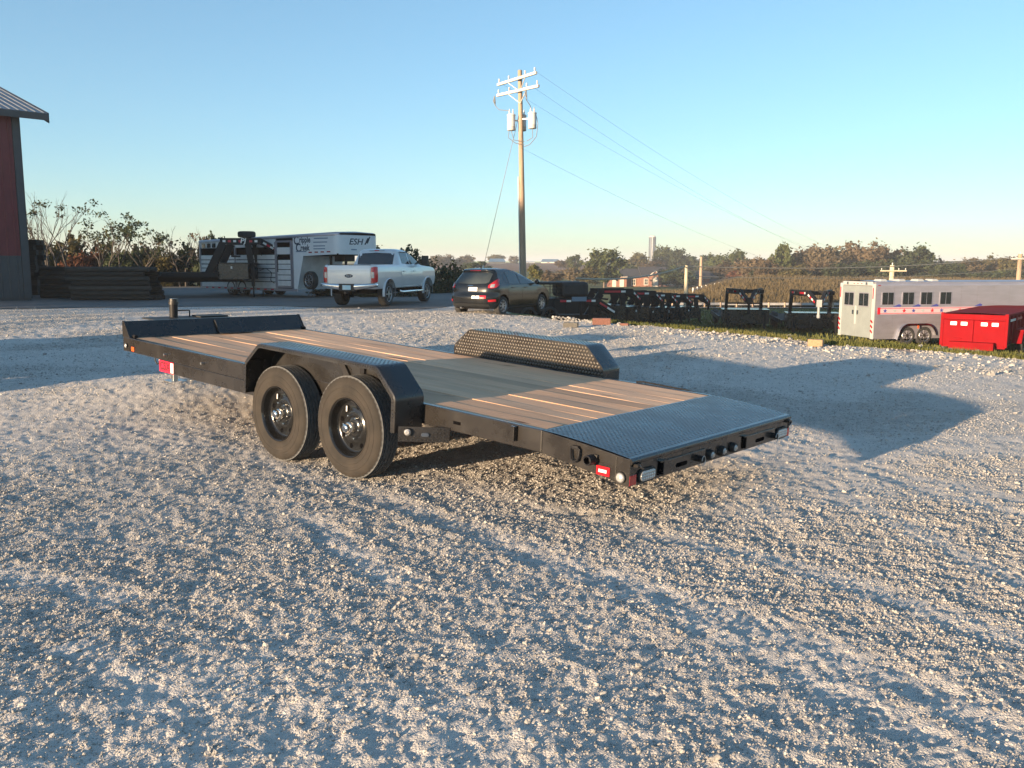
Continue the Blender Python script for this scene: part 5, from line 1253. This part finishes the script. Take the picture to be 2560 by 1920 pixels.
gw = wire('guy_wire', LD(.34,42,8.6), LD(-1.95,42.3,-1.0), .0, .012, 'thin stay wire running down left from the transformer pole behind the hatchback')
a, b_ = LD(-1.93,42.3,-.95), LD(-1.38,42.24,1.45); g_ = MB().tube([a, b_], .035, 8).build('guard_sleeve', M['fence_white'], None, smooth=True); g_.parent = gw

def small_pole(u, v_top, v_base, D, r, mat, label, arm=None, arm_v=None, lamp=False):
    zt = AT(u, v_top, D).z; zb = AT(u, v_base, D).z; lat = (u-1280)/2182*D; b = LD(lat, D, zb)
    t = thing('utility_pole', b, HEAD(0), label, 'utility pole')
    MB().tube([(0,0,0),(0,0,(zt-zb)*.5),(0,0,zt-zb)], [r*1.15,r,r*.85], 10).build('pole_shaft', M[mat], t, smooth=50)
    if arm:
        za = AT(u, arm_v, D).z-zb
        a = MB().box(-r-.12,-r-.02,-arm/2,arm/2,za-.07,za+.07).build('cross_arm', M['arm_white' if mat != 'pole_pale' else 'pole_pale'], t)
        for y in (-arm/2+.12, -arm*.2, arm/2-.12): MB().lathe([(.0001,.24),(.05,.22),(.06,.14),(.04,.07),(.03,0)], (-r-.07,y,za+.07), 8, 'z').build('insulator', M['tank'], a, smooth=True)
        MB().lathe([(.0001,.3),(.06,.26),(.07,.14),(.04,0)], (0,0,zt-zb), 8, 'z').build('insulator', M['tank'], t, smooth=True)
    if lamp: MB().lathe([(.0001,-.4),(.25,-.35),(.28,.3),(.2,.5),(.0001,.6)], (-.3,0,zt-zb-.6), 10, 'z').build('transformer', M['tank'], t, smooth=True)
    return t
small_pole(1712, 664, 794, 63, .13, 'pole_pale', 'thin pale wooden pole at the right end of the black gooseneck row')
small_pole(2222, 663, 800, 100, .30, 'pole_pale', 'yellowish utility pole with one cross arm rising behind the horse trailer', 2.95, 677)
small_pole(2537, 635, 790, 95, .26, 'pole_wood', 'brown utility pole with white cross arm at the right behind the horse trailer', 2.3, 647)
small_pole(1748, 642, 722, 205, .35, 'pole_wood', 'reddish bare pole beside the small brick outbuilding')
small_pole(1928, 640, 690, 215, .30, 'arm_white', 'slim pale pole with a grey transformer before the brown wooded hill', lamp=True)
wl = 'power lines along the road'
P1 = AT(1712, 666, 63); P0 = AT(1440, 696, 44); P2 = AT(2537, 642, 95)
wire('roadside_wire', P0, P1, .35, .05, 'pale thick cable rising from the gooseneck row to the thin pale pole', 'wire_pale', group=wl)
wire('roadside_wire', P1, P2, .55, .04, 'pale thick cable from the thin pale pole across the wooded hill to the right', 'wire_pale', group=wl)
wire('roadside_wire', AT(1712,690,63), AT(2537,672,95), .5, .022, 'thin lower wire crossing the wooded hill behind the horse trailer roof', 'wire_pale', group=wl)
wire('roadside_wire', AT(2537,648,95), AT(3200,610,90), .6, .03, 'pale wire leaving the brown right pole towards the frame edge', 'wire_pale', group=wl)

# ------------------------------------------------------------------ guardrail and fences
def guardrail():
    t = thing('guardrail', LD(0,0,0), 0, 'long pale steel guardrail on posts along the far road', 'guardrail'); t.location = (0,0,0)
    us = np.linspace(1600, 3000, 71); top = []
    pts = []
    for u in us:
        D = 106.8; lat = D*(u-1280)/2182; z = tz(LD(lat,D))
        pts.append(LD(lat, D, z))
    sec = [(.0,.36),(-.05,.42),(.0,.50),(-.05,.58),(.0,.66)]
    for i in range(0, 70, 2):
        MB().grid([[tuple(p+FH*x+Vector((0,0,z))) for x, z in sec] for p in pts[i:i+3]]).build('rail', M['rail_steel'], t, smooth=True)
        p = pts[i]; MB().box(p.x-.09,p.x+.09,p.y-.09,p.y+.09,p.z-.2,p.z+.70).build('post', M['pole_wood'], t)
guardrail()
def fence(us, vs, D0, D1, hgt, rails, label, n):
    t = thing('fence', (0,0,0), 0, label, 'fence'); pts = []
    for k in range(n):
        f = k/(n-1); u = us[0]+(us[1]-us[0])*f; D = D0+(D1-D0)*f; lat = D*(u-1280)/2182; v = vs[0]+(vs[1]-vs[0])*f
        z = AT(u, v, D).z; p = LD(lat, D, z); pts.append(p)
        MB().box(p.x-.09,p.x+.09,p.y-.09,p.y+.09,p.z-1.2,p.z+hgt).build('post', M['fence_white'], t)
    for a, b_ in zip(pts[:-1], pts[1:]):
        for h in rails: MB().beam(a+Vector((0,0,h)), b_+Vector((0,0,h)), .04, .14).build('rail', M['fence_white'], t)
fence((1730,1815), (733,711), 150, 205, .95, (.30,.62), 'white board fence rising beside the small brick outbuilding', 9)
fence((1858,1892), (708,704), 210, 214, .8, (.6,), 'short white fence below the brown trees on the slope', 6)

# ------------------------------------------------------------------ brick house and outbuilding
def house():
    D = 226.; u0 = 1516; sc_ = D/2182
    lat0 = (1516-1280)*sc_; b = LD(lat0, D, 1.54-56*sc_)
    t = thing('brick_house', b, HEAD(90), 'long low brick house with dark roof and white arched entrance gable', 'house')
    # local x along the facade to the right, y away from the camera
    def win(parent, x, w_, z0, z1, y=-.02):
        f = MB().box(x-.12,x+w_+.12,y-.08,y,z0-.12,z1+.12).build('window', M['house_trim'], parent)
        for k in range(2):
            for j in range(2): MB().box(x+.04+k*w_/2,x+w_/2-.04+k*w_/2,y-.10,y-.08,z0+.05+j*(z1-z0)/2,z0+(z1-z0)/2-.05+j*(z1-z0)/2).build('pane', M['glass_light'], f)
    wl_ = MB().box(0,5.0,.0,9,-1,2.45).box(5.0,8.8,1.9,9,-1,2.45).box(8.8,17.2,.0,9,-1,2.6).build('wall', M['house_brick'], t)
    for x, w_ in ((1.3,1.0),(3.2,1.1)): MB().box(x,x+w_,-.06,.0,.0,2.1).build('shutter_panel', M['house_trim'], t)
    win(t, 6.6, .9, .4, 1.9, 1.88); win(t, 9.55, .9, .55, 2.0); win(t, 14.6, .9, .55, 2.0); win(t, 16.0, .7, .55, 2.0)
    MB().box(-.3,5.2,-.35,.1,2.45,2.62).box(8.6,17.4,-.35,.1,2.6,2.78).build('eave', M['house_trim'], t)
    MB().hexa([(-.4,-.5,2.62),(8.8,-.5,2.62),(8.8,9.5,2.62),(-.4,9.5,2.62)],[(2.2,4.3,4.6),(8.8,4.3,4.6),(8.8,4.7,4.6),(2.2,4.7,4.6)]).hexa([(8.6,-.5,2.78),(17.6,-.5,2.78),(17.6,9.5,2.78),(8.6,9.5,2.78)],[(8.6,4.3,5.1),(15.6,4.3,5.1),(15.6,4.7,5.1),(8.6,4.7,5.1)]).build('roof', M['house_roof'], t)
    g = MB().prism([(10.7,-1),(13.7,-1),(13.7,2.75),(12.2,4.0),(10.7,2.75)], -.75, 0, 'y').build('entrance_gable', M['house_brick'], t)
    MB().beam((10.4,-.78,2.62),(12.25,-.78,4.12),.12,.22).beam((12.15,-.78,4.12),(14.0,-.78,2.62),.12,.22).build('gable_trim', M['house_trim'], g)
    MB().prism([(11.35,-.6),(13.05,-.6),(13.05,1.9)]+[(12.2+.85*math.cos(a),1.9+.85*math.sin(a)) for a in np.linspace(.2,math.pi-.2,9)]+[(11.35,1.9)], -.80, -.75, 'y').build('arch_recess', M['brick_dark'], g)
    MB().prism([(11.75,-.6),(12.95,-.6),(12.95,1.8)]+[(12.35+.6*math.cos(a),1.8+.6*math.sin(a)) for a in np.linspace(.2,math.pi-.2,9)]+[(11.75,1.8)], -.86, -.80, 'y').build('door', M['house_trim'], g)
    for x, r in ((.6,.7),(2.6,.6),(5.9,.9),(7.3,.9),(9.6,.6),(14.9,.7),(16.3,.7)):
        pass
    return t
house()
def outbuilding():
    D = 222.; sc_ = D/2182; b = LD((1735-1280)*sc_, D, 1.54-57*sc_)
    t = thing('brick_outbuilding', b, HEAD(90), 'small brick outbuilding with hipped dark roof and blue grey end wall', 'outbuilding')
    MB().box(0,3.6,0,5,-1,2.25).build('wall', M['house_brick'], t)
    MB().box(3.62,5.6,.4,5,-1,2.25).build('end_wall', M['silo'], t)
    w_ = MB().box(1.15,1.95,-.1,.0,.4,1.95).build('window', M['house_trim'], t)
    for k in range(2): MB().box(1.22+.36*k,1.53+.36*k,-.12,-.1,.5,1.85).build('pane', M['glass_light'], w_)
    MB().box(-.3,3.8,-.3,.05,2.25,2.42).build('eave', M['house_trim'], t)
    MB().hexa([(-.4,-.4,2.42),(5.9,-.4,2.42),(5.9,5.4,2.42),(-.4,5.4,2.42)],[(1.0,2.2,4.1),(3.6,2.2,4.1),(3.6,2.8,4.1),(1.0,2.8,4.1)]).build('roof', M['house_roof'], t)
outbuilding()
def farm_building(u0, u1, v_base, v_eave, v_ridge, D, wall, roof, label, name='farm_building', depth=9):
    sc_ = D/2182; b = LD((u0-1280)*sc_, D, 1.54-(v_base-660)*sc_)
    L = (u1-u0)*sc_; e = (v_base-v_eave)*sc_; r = (v_base-v_ridge)*sc_
    t = thing(name, b, HEAD(90), label, 'building')
    MB().box(0,L,0,depth,-2,e).build('wall', wall, t)
    MB().hexa([(-.4,-.5,e),(L+.4,-.5,e),(L+.4,depth+.5,e),(-.4,depth+.5,e)],[(L*.08,depth*.45,r),(L*.92,depth*.45,r),(L*.92,depth*.55,r),(L*.08,depth*.55,r)]).build('roof', roof, t)
    MB().box(L*.3,L*.45,-.06,0,0,e*.7).build('door', M['house_roof'], t)
    return t
M['blue_roof'] = pm('blue_roof', (.10,.20,.30), .5, .2, var=.1, scale=.3)
farm_building(1222, 1262, 664, 655, 647, 480, M['barn_grey'], M['blue_roof'], 'dark farm shed with pale blue roof on the brown field horizon')
farm_building(1352, 1398, 657, 655, 648, 640, M['house_trim'], M['blue_roof'], 'low hipped farm roof on the skyline right of the transformer pole')
farm_building(1312, 1336, 659, 656, 654, 640, M['white'], M['white'], 'low white farm building on the skyline right of the transformer pole')
farm_building(1529, 1549, 662, 652, 642, 520, M['red_paint'], M['blue_roof'], 'small red barn with blue roof between trees near the silo')
farm_building(1926, 1966, 702, 696, 682, 225, M['house_brick'], M['house_roof'], 'dark house roof half hidden by brown trees on the hillside', depth=7)
def silo():
    D = 600.; sc_ = D/2182; b = LD((1626-1280)*sc_, D, 1.54-(668-660)*sc_)
    t = thing('silo', b, 0, 'tall dark silo standing above the trees on the skyline', 'silo'); h = (668-594)*sc_; r = 2.4
    MB().cyl((0,0,-6),(0,0,h),r,n=28).build('silo_shell', M['silo'], t, smooth=50)
    MB().lathe([(r*1.02,h),(r*.9,h+.5),(r*.5,h+1.0),(.0001,h+1.15)], (0,0,0), 24, 'z').build('dome', M['house_trim'], t, smooth=True)
    for k in range(4):
        a = math.pi+YAW+(-.5+.35*k); MB().box(-.12,.12,-.12,.12,0,1).build if False else None
        x, y = r*math.cos(a), r*math.sin(a); MB().cyl((x,y,-6),(x,y,h),.22,n=6).build('stave_rib', M['tank'] if k == 1 else M['silo'], t)
silo()

# ------------------------------------------------------------------ vegetation
def crown_mesh(seed, n_cl=42, per=60, leaf=.085, hollow=.5, flat=1., sp=.17):
    r = np.random.default_rng(seed); d = r.normal(size=(n_cl,3)); d /= np.linalg.norm(d,axis=1)[:,None]
    rad = (hollow+(1-hollow)*r.random(n_cl)**.6)*(.75+.35*r.random(n_cl)); c = d*rad[:,None]; c[:,2] *= flat; c[:,2] = np.maximum(c[:,2], -.85*flat)
    N = n_cl*per; cc = np.repeat(c, per, 0); s = sp*(.6+.8*r.random(n_cl)); p = cc+r.normal(size=(N,3))*np.repeat(s,per)[:,None]*.75
    nrm = r.normal(size=(N,3))+.6*(p/np.maximum(np.linalg.norm(p,axis=1),.1)[:,None])+np.array([0,0,.3]); nrm /= np.linalg.norm(nrm,axis=1)[:,None]
    a = np.cross(nrm, r.normal(size=(N,3))); a /= np.linalg.norm(a,axis=1)[:,None]; b = np.cross(nrm, a)
    sz = leaf*(.55+.9*r.random(N))[:,None]
    V = np.stack([p-a*sz, p-b*sz*.6, p+a*sz, p+b*sz*.6], 1).reshape(-1,3); V[:,2] = V[:,2]/ (2.0*flat)+.5
    F = np.arange(N*4).reshape(N,4); return V, F
CROWN = {}
def crown(key, mat, **kw):
    k = (key, mat)
    if k not in CROWN:
        V, F = crown_mesh(hash(key) % 9973 if not isinstance(key, int) else key, **kw)
        o = fresh('crown', V, F, L_[mat]); CROWN[k] = o.data; bpy.data.objects.remove(o)
    return CROWN[k]
TRUNK = {}
def trunk_mesh(seed):
    if seed not in TRUNK:
        r = random.Random(seed); mb = MB(); mb.tube([(0,0,-.05),(.01,.0,.25),(.0,.02,.5),(.02,0,.8)], [.05,.04,.03,.012], 7)
        for k in range(7):
            a = r.uniform(0,6.28); z = r.uniform(.18,.6); l = r.uniform(.35,.75)
            mb.tube([(0,0,z),(l*.5*math.cos(a),l*.5*math.sin(a),z+.13),(l*math.cos(a),l*math.sin(a),z+.32)], [.022,.014,.006], 5)
        me = mb.mesh('trunk'); me.materials.append(M['bark']); TRUNK[seed] = me
    return TRUNK[seed]
LBL = {'olive':'olive','green':'green','dark':'dark green','brown':'brown','rust':'rusty red','tan':'tan','yellow':'yellow green'}
def tree(u, v_top, v_base, D, wpx, mat, label, group=None, key=1, name='tree', cat='tree', kw=None):
    sc_ = D/2182; zt = 1.54-(v_top-660)*sc_; zb = 1.54-(v_base-660)*sc_; h = zt-zb; w_ = wpx*sc_/2
    t = thing(name, LD((u-1280)*sc_, D, zb), random.uniform(0,6.28), label, cat, group)
    o = bpy.data.objects.new('crown', crown(key, mat, **(kw or {}))); COL.objects.link(o); o.parent = t
    lift = .0 if cat == 'bush' else .12
    o.location = (0,0,h*(lift-.02)); o.scale = (w_*.95, w_*.95, h*(1-lift)*.98); o.rotation_euler = (0,0,random.uniform(0,6.28))
    k = bpy.data.objects.new('trunk', trunk_mesh(key % 4)); COL.objects.link(k); k.parent = t; k.scale = (w_*.9, w_*.9, h)
    return t
def stick_tree(base, hgt, seed, label, leaves=0, mat='olive', spread=.35, stems=3, tilt=(0,0), lsize=.11):
    r = random.Random(seed); t = thing('bare_tree', base, 0, label, 'tree'); mb = MB(); tips = []
    def grow(p, d, l, rad, dep):
        n = 4; pts = [p]; q = Vector(p); dd = Vector(d)
        for i in range(n):
            dd = (dd+Vector((r.gauss(0,.13),r.gauss(0,.13),r.gauss(.04,.06)))).normalized(); q = q+dd*(l/n); pts.append(q.copy())
        mb.tube(pts, [rad*(1-.5*i/n) for i in range(n+1)], 5 if dep < 2 else 4, caps=False)
        if dep >= 4 or rad < .010: tips.append(q); return
        for k in range(r.choice((2,2,3)) if dep else 3):
            i = r.choice((2,3,4)) if k else 4
            a = dd.orthogonal().normalized(); a.rotate(Matrix.Rotation(r.uniform(0,6.28),3,dd))
            grow(pts[i], (dd+a*r.uniform(.25,.75)*spread*2).normalized(), l*r.uniform(.55,.8), rad*.58, dep+1)
    for s in range(stems):
        a = r.uniform(0,6.28); grow(Vector((.25*math.cos(a),.25*math.sin(a),-.2)), Vector((tilt[0]+.22*math.cos(a),tilt[1]+.22*math.sin(a),1)).normalized(), hgt*.42, .075, 0)
    mx = max(v[2] for v in mb.v); k_ = hgt/mx; mb.v = [(x*k_,y*k_,z*k_) for x,y,z in mb.v]; tips = [p*k_ for p in tips]
    mb.build('branches', M['bark_pale'], t, smooth='full')
    if leaves:
        rr = np.random.default_rng(seed); hi = [p for p in tips if p.z > hgt*.45] or tips; sel = r.sample(hi, min(leaves, len(hi))); vs = []; n = 0
        for p in sel:
            for i in range(26):
                c = np.array(p)+rr.normal(size=3)*np.array([.20,.20,.13]); a = rr.normal(size=3); a /= np.linalg.norm(a); b = np.cross(a, rr.normal(size=3)); b /= np.linalg.norm(b); s_ = lsize*(.6+.8*rr.random())
                vs += [c-a*s_, c-b*s_*.5, c+a*s_, c+b*s_*.5]; n += 1
        o = fresh('leaves', np.array(vs), np.arange(n*4).reshape(n,4), L_[mat]); o.parent = t; o['kind'] = 'stuff'
    return t
# left, behind the lumber
def base_at(u, v, D): sc_ = D/2182; return LD((u-1280)*sc_, D, 1.54-(v-660)*sc_)
sd = 56/2182
stick_tree(base_at(142,720,56), (720-484)*sd, 3, 'tall multi stemmed bare tree with few leaves, nearest the red barn', 5, 'dark', .26, 5)
stick_tree(base_at(192,712,57), (712-510)*sd*1.02, 8, 'slender leaning bare tree with a leafy tuft at its top, second from barn', 7, 'dark', .30, 1, (.30,-.25))
stick_tree(base_at(285,712,56), (712-530)*sd, 12, 'thin tree with sparse leaf clusters, tallest above the middle of the post stacks', 30, 'dark', .34, 3, (.06,-.05), .10)
stick_tree(base_at(375,712,57), (712-578)*sd, 21, 'thin small tree with loose leafy top left of the stock trailer', 16, 'dark', .40, 2, lsize=.10)
stick_tree(base_at(462,712,58), (712-562)*sd, 29, 'twiggy bare shrub tree just left of the stock trailer', 8, 'brown', .5, 4)
lg = 'bushes behind the lumber stacks'
for i, (u, vt, wp, mt, lb) in enumerate([(92,612,60,'olive','olive bush nearest the barn corner behind the lumber'),(128,600,70,'yellow','yellowish bush behind the base of the tall bare tree'),(182,590,112,'olive','large rounded olive bush behind the post stack'),(215,630,90,'rust','low rust coloured bush behind the post stack'),
        (242,622,76,'rust','rusty red bush right of the rounded olive bush'),(268,596,80,'olive','upright olive bush under the leaning tree'),(305,622,90,'dark','dark green bush under the sparse leaf clusters'),(342,620,92,'dark','dark bush in the middle of the hedge behind the lumber'),
        (380,604,84,'brown','brownish upright bush left of the stock trailer'),(418,628,84,'olive','low olive bush between the post stack and the stock trailer'),(455,618,92,'dark','dark green bush at the stock trailer tail'),(498,606,80,'olive','olive bush hiding the stock trailer tail'),
        (540,590,86,'dark','dark bush rising behind the stock trailer roof'),(640,594,110,'olive','olive bush behind the stock trailer slats')]):
    tree(u, vt, 745, 58+1.2*(i%3), wp*1.12, mt, lb, lg, 10+i%5, 'bush', 'bush')
for i, (u, vt, vb, D, wp, mt, lb, nm) in enumerate([(945,610,740,58,85,'olive','pale olive tree directly behind the pickup cab','tree'),(1010,612,745,56,95,'dark','dark green tree behind the pickup mirror','tree'),(1045,640,748,54,70,'brown','brownish bush between the pickup and the hatchback','bush'),
        (1100,655,760,47,95,'dark','dark rounded bush left of the hatchback','bush'),(1140,650,758,49,80,'olive','olive bush behind the left corner of the hatchback','bush'),(1065,690,765,46,80,'dark','low dark bush beside the front of the pickup','bush'),
        (840,715,752,42,120,'dark','low dark weeds under the stock trailer nose','bush'),(930,725,758,41,110,'olive','low olive weeds behind the pickup wheels','bush'),(1010,722,762,41,90,'dark','low dark weeds behind the pickup side step','bush')]):
    tree(u, vt, vb, D, wp*1.1, mt, lb, None, 20+i%5, nm, nm)
# middle distance
mid = [(1090,638,672,420,60,'tan','pale tan tree on the skyline above the hatchback roof'),(1128,640,676,430,55,'brown','brown tree on the skyline left of the stay wire'),(1165,638,672,430,46,'tan','tan tree on the skyline beside the stay wire'),(1195,652,690,200,70,'dark','dark bush band behind the hatchback roof'),
       (1240,636,660,500,40,'olive','olive tree on the skyline behind the dark farm shed'),(1285,640,664,520,26,'tan','small pale tree on the skyline left of the utility pole'),(1338,660,702,150,40,'yellow','bright yellow green bush right of the utility pole'),
       (1378,676,708,160,60,'brown','brown brush right of the yellow green bush'),(1430,668,705,190,66,'tan','tan brush left of the large green tree'),(1436,635,678,300,40,'green','green lopsided tree on the brown field edge'),(1405,650,672,330,40,'brown','small brown tree beyond the brown field edge'),
       (1508,622,714,205,92,'green','large green tree left of the brick house'),(1465,665,716,190,70,'olive','olive bushes left of the large green tree'),(1558,660,700,260,80,'dark','dark green trees behind the brick house chimney end'),(1590,630,690,330,60,'olive','round olive tree left of the silo'),(1625,650,690,300,70,'brown','brown tree in front of the silo base'),
       (1655,612,690,340,48,'green','tall green tree right beside the silo'),(1690,620,690,330,50,'dark','dark conical tree right of the silo'),(1722,636,690,330,70,'dark','dark trees on the ridge behind the pale pole'),(1690,668,716,212,84,'dark','dark green tree overhanging the brick house right end'),(1718,690,716,214,50,'green','green shrub right of the brick house'),
       (1770,632,690,300,56,'dark','dark tree on the ridge above the brick outbuilding'),(1800,632,692,280,60,'green','green tree on the ridge right of the outbuilding'),(1790,662,706,236,70,'brown','brown tree right behind the brick outbuilding'),(1845,622,696,260,64,'green','pale green tree on the ridge left of the wooded hill'),
       (1820,652,704,230,80,'brown','brown tree at the left foot of the wooded hill'),(1852,672,712,210,70,'rust','reddish brush by the white fence')]
for i, (u, vt, vb, D, wp, mt, lb) in enumerate(mid): tree(u, vt, vb, D, wp*1.1, mt, lb, None, 30+i%6, kw=dict(leaf=.10))
# wooded hill
hg = 'trees on the wooded hill'; seen_ = {}
hill = [(1880,640,72,'brown'),(1915,650,70,'brown'),(1905,668,60,'dark'),(1945,606,50,'green'),(1952,634,84,'brown'),(1985,622,92,'brown'),(1978,660,70,'olive'),(2020,612,96,'brown'),(2018,655,80,'brown'),(2056,610,88,'tan'),(2060,650,86,'brown'),(2092,618,88,'dark'),(2098,655,90,'dark'),
        (2130,606,90,'brown'),(2128,650,90,'dark'),(2165,608,92,'brown'),(2168,648,90,'dark'),(2200,612,84,'tan'),(2206,648,92,'dark'),(2238,618,80,'brown'),(2248,650,90,'dark'),(2272,612,84,'dark'),(2290,618,70,'green'),(2288,652,90,'dark'),(2330,668,84,'dark'),(2366,652,72,'dark'),(2340,640,20,'tan'),
        (2412,645,84,'tan'),(2400,672,80,'green'),(2455,640,80,'olive'),(2448,676,80,'dark'),(2495,640,84,'tan'),(2500,672,90,'green'),(2535,634,90,'olive'),(2560,668,90,'dark'),(2600,636,100,'tan'),(2650,640,100,'olive'),(2720,640,110,'brown')]
for i, (u, vt, wp, mt) in enumerate(hill):
    near = vt > 645; D = (172 if near else 192)+6*(i%3); vb = 706 if u < 2000 else 708
    side = 'left' if u < 2000 else ('middle' if u < 2250 else 'right')
    pl = ('above the left end of the guardrail' if u < 1960 else 'above the grass goosenecks' if u < 2075 else 'above the horse trailer doors' if u < 2190 else 'behind the yellowish cross arm pole' if u < 2310 else 'in the dip right of the wooded hill' if u < 2400 else 'left of the brown right pole' if u < 2520 else 'by the right frame edge')
    lb_ = '%s %s tree %s' % ('low' if near else 'tall', LBL[mt], pl); seen_[lb_] = seen_.get(lb_, 0)+1
    if seen_[lb_] > 1: lb_ = '%s %s %s tree from the left %s' % (('second','third','fourth')[seen_[lb_]-2], 'low' if near else 'tall', LBL[mt], pl)
    tree(u, vt, vb, D, wp*1.15, mt, lb_, hg, 40+i%7, kw=dict(leaf=.10, n_cl=50, per=55))
# trees standing left of the frame; their long shadows fall on the parked trailers and the pickup
sg = 'row of shade trees left of the yard'
for i in range(20):
    r2 = i % 2; x, y = 22.7+1.95*(i//2)+(.9 if r2 else 0), (29.5, 33.2)[r2]
    zb = 3.75+.115*max(0, 33-x)+.40*r2+.55; top_ = 7.4 if x < 25.5 else 10.1 if x < 31 else 8.3; sc_ = (top_-zb)/1.1
    t = thing('shade_tree', (x,y,0), i*1.3, 'leafy shade tree in the row beyond the left edge of the yard', 'tree', sg)
    o = bpy.data.objects.new('crown', crown(60+i%3, 'green', n_cl=85, per=90, leaf=.17, hollow=.1, sp=.26)); COL.objects.link(o); o.parent = t; o.location = (0,0,zb); o.scale = (1.75,1.75,sc_); o.rotation_euler = (0,0,i)
    k = bpy.data.objects.new('trunk', trunk_mesh(i%4)); COL.objects.link(k); k.parent = t; k.scale = (1.3,1.3,8.2)

# weeds and grass
def blades(name, pts, h, wd, mat, seed=0, lean=.35):
    r = np.random.default_rng(seed); n = len(pts); a = r.random(n)*6.28; d = np.stack([np.cos(a),np.sin(a),0*a],1); ln = r.normal(size=(n,3))*lean; ln[:,2] = 0
    hh = h*(.5+.9*r.random(n))[:,None]; wv = wd*(.6+.8*r.random(n))[:,None]; up = np.array([[0,0,1.]])
    V = np.stack([pts-d*wv, pts+d*wv, pts+(up+ln)*hh+d*wv*.15, pts+(up+ln)*hh-d*wv*.15], 1).reshape(-1,3)
    return fresh(name, V, np.arange(n*4).reshape(n,4), mat, 'stuff')
M['grass'] = pm('grass_blade', (.075,.088,.025), .9, 0, var2=(.145,.14,.05), scale=.5, spec=.1)
M['weed'] = pm('dry_weed', (.078,.060,.032), .9, 0, var2=(.14,.108,.06), scale=.25, spec=.1)
def field_pts(n, u0, u1, D0, D1, edge=False, pw=1.):
    a = np.array([az_u(u0)])+rng.random(n)*(az_u(u1)-az_u(u0)); D = (edge_d(a)-.4+rng.random(n)**2*9) if edge else D0+(D1-D0)*rng.random(n)**pw
    L = D*np.tan(a); x = CAM.x+FH.x*D+RH.x*L; y = CAM.y+FH.y*D+RH.y*L; z = np.where(D < edge_d(a), 0, terrain_z(a, D))-.02
    return np.stack([x,y,z],1)
blades('grass', field_pts(26000, 1480, 2700, 0, 0, True), .085, .012, M['grass'], 1)
blades('lawn_grass', field_pts(26000, 1480, 2700, 30, 94), .14, .05, M['grass'], 2)
pw_ = field_pts(42000, 1640, 2700, 108, 172); k = fb(pw_[:,0]*.09, pw_[:,1]*.09, 65, 3) < .60
blades('dry_weeds', pw_[k], .75, .10, M['weed'], 3)

# ------------------------------------------------------------------ bricks and blocks lying on the gravel
def block(u, v, size, rot, mat, name, label, cat, parts=False):
    p = GP(u, v); dx, dy, dz2 = size
    o = MB().box(-dx/2,dx/2,-dy/2,dy/2,0,dz2).build(name, mat, bevel=.008); o.location = (p.x,p.y,.0); o.rotation_euler = (0,0,HEAD(rot)); return tag(o, label, cat)
block(1427, 818, (.16,.36,.115), 15, M['brick_dark'], 'dark_block', 'dark grey block lying on gravel beyond the right fender, left of the brick', 'block')
block(1504, 812, (.20,.46,.17), 8, M['brick'], 'clay_block', 'reddish brown clay block lying on gravel, largest of the pieces beyond the fender', 'block')
block(1561, 814, (.12,.22,.06), 20, M['brick'], 'clay_brick', 'small flat reddish brick right of the clay block on gravel', 'brick')
block(2039, 866, (.15,.27,.135), 30, M['pine'], 'timber_block', 'sawn yellowish timber block lying on gravel before the horse trailer', 'block')
block(1755, 826, (.16,.30,.05), 5, M['brick_dark'], 'dark_slab', 'flat dark slab half buried at the gravel edge left of the goosenecks', 'slab')

# ------------------------------------------------------------------ evening haze over the far fields
HAZE = .0005
hm = bpy.data.materials.new('haze_air'); hm.use_nodes = True; n = hm.node_tree.nodes; n.remove(n['Principled BSDF'])
pv = n.new('ShaderNodeVolumePrincipled'); pv.inputs['Color'].default_value = (.90,.94,1,1); pv.inputs['Density'].default_value = HAZE; pv.inputs['Anisotropy'].default_value = .0
hm.node_tree.links.new(pv.outputs[0], n['Material Output'].inputs['Volume'])
hz = MB().box(-9600,9600,-9600,9600,-9.5,27).build('haze', hm); hz['kind'] = 'stuff'
scene.cycles.volume_bounces = 0
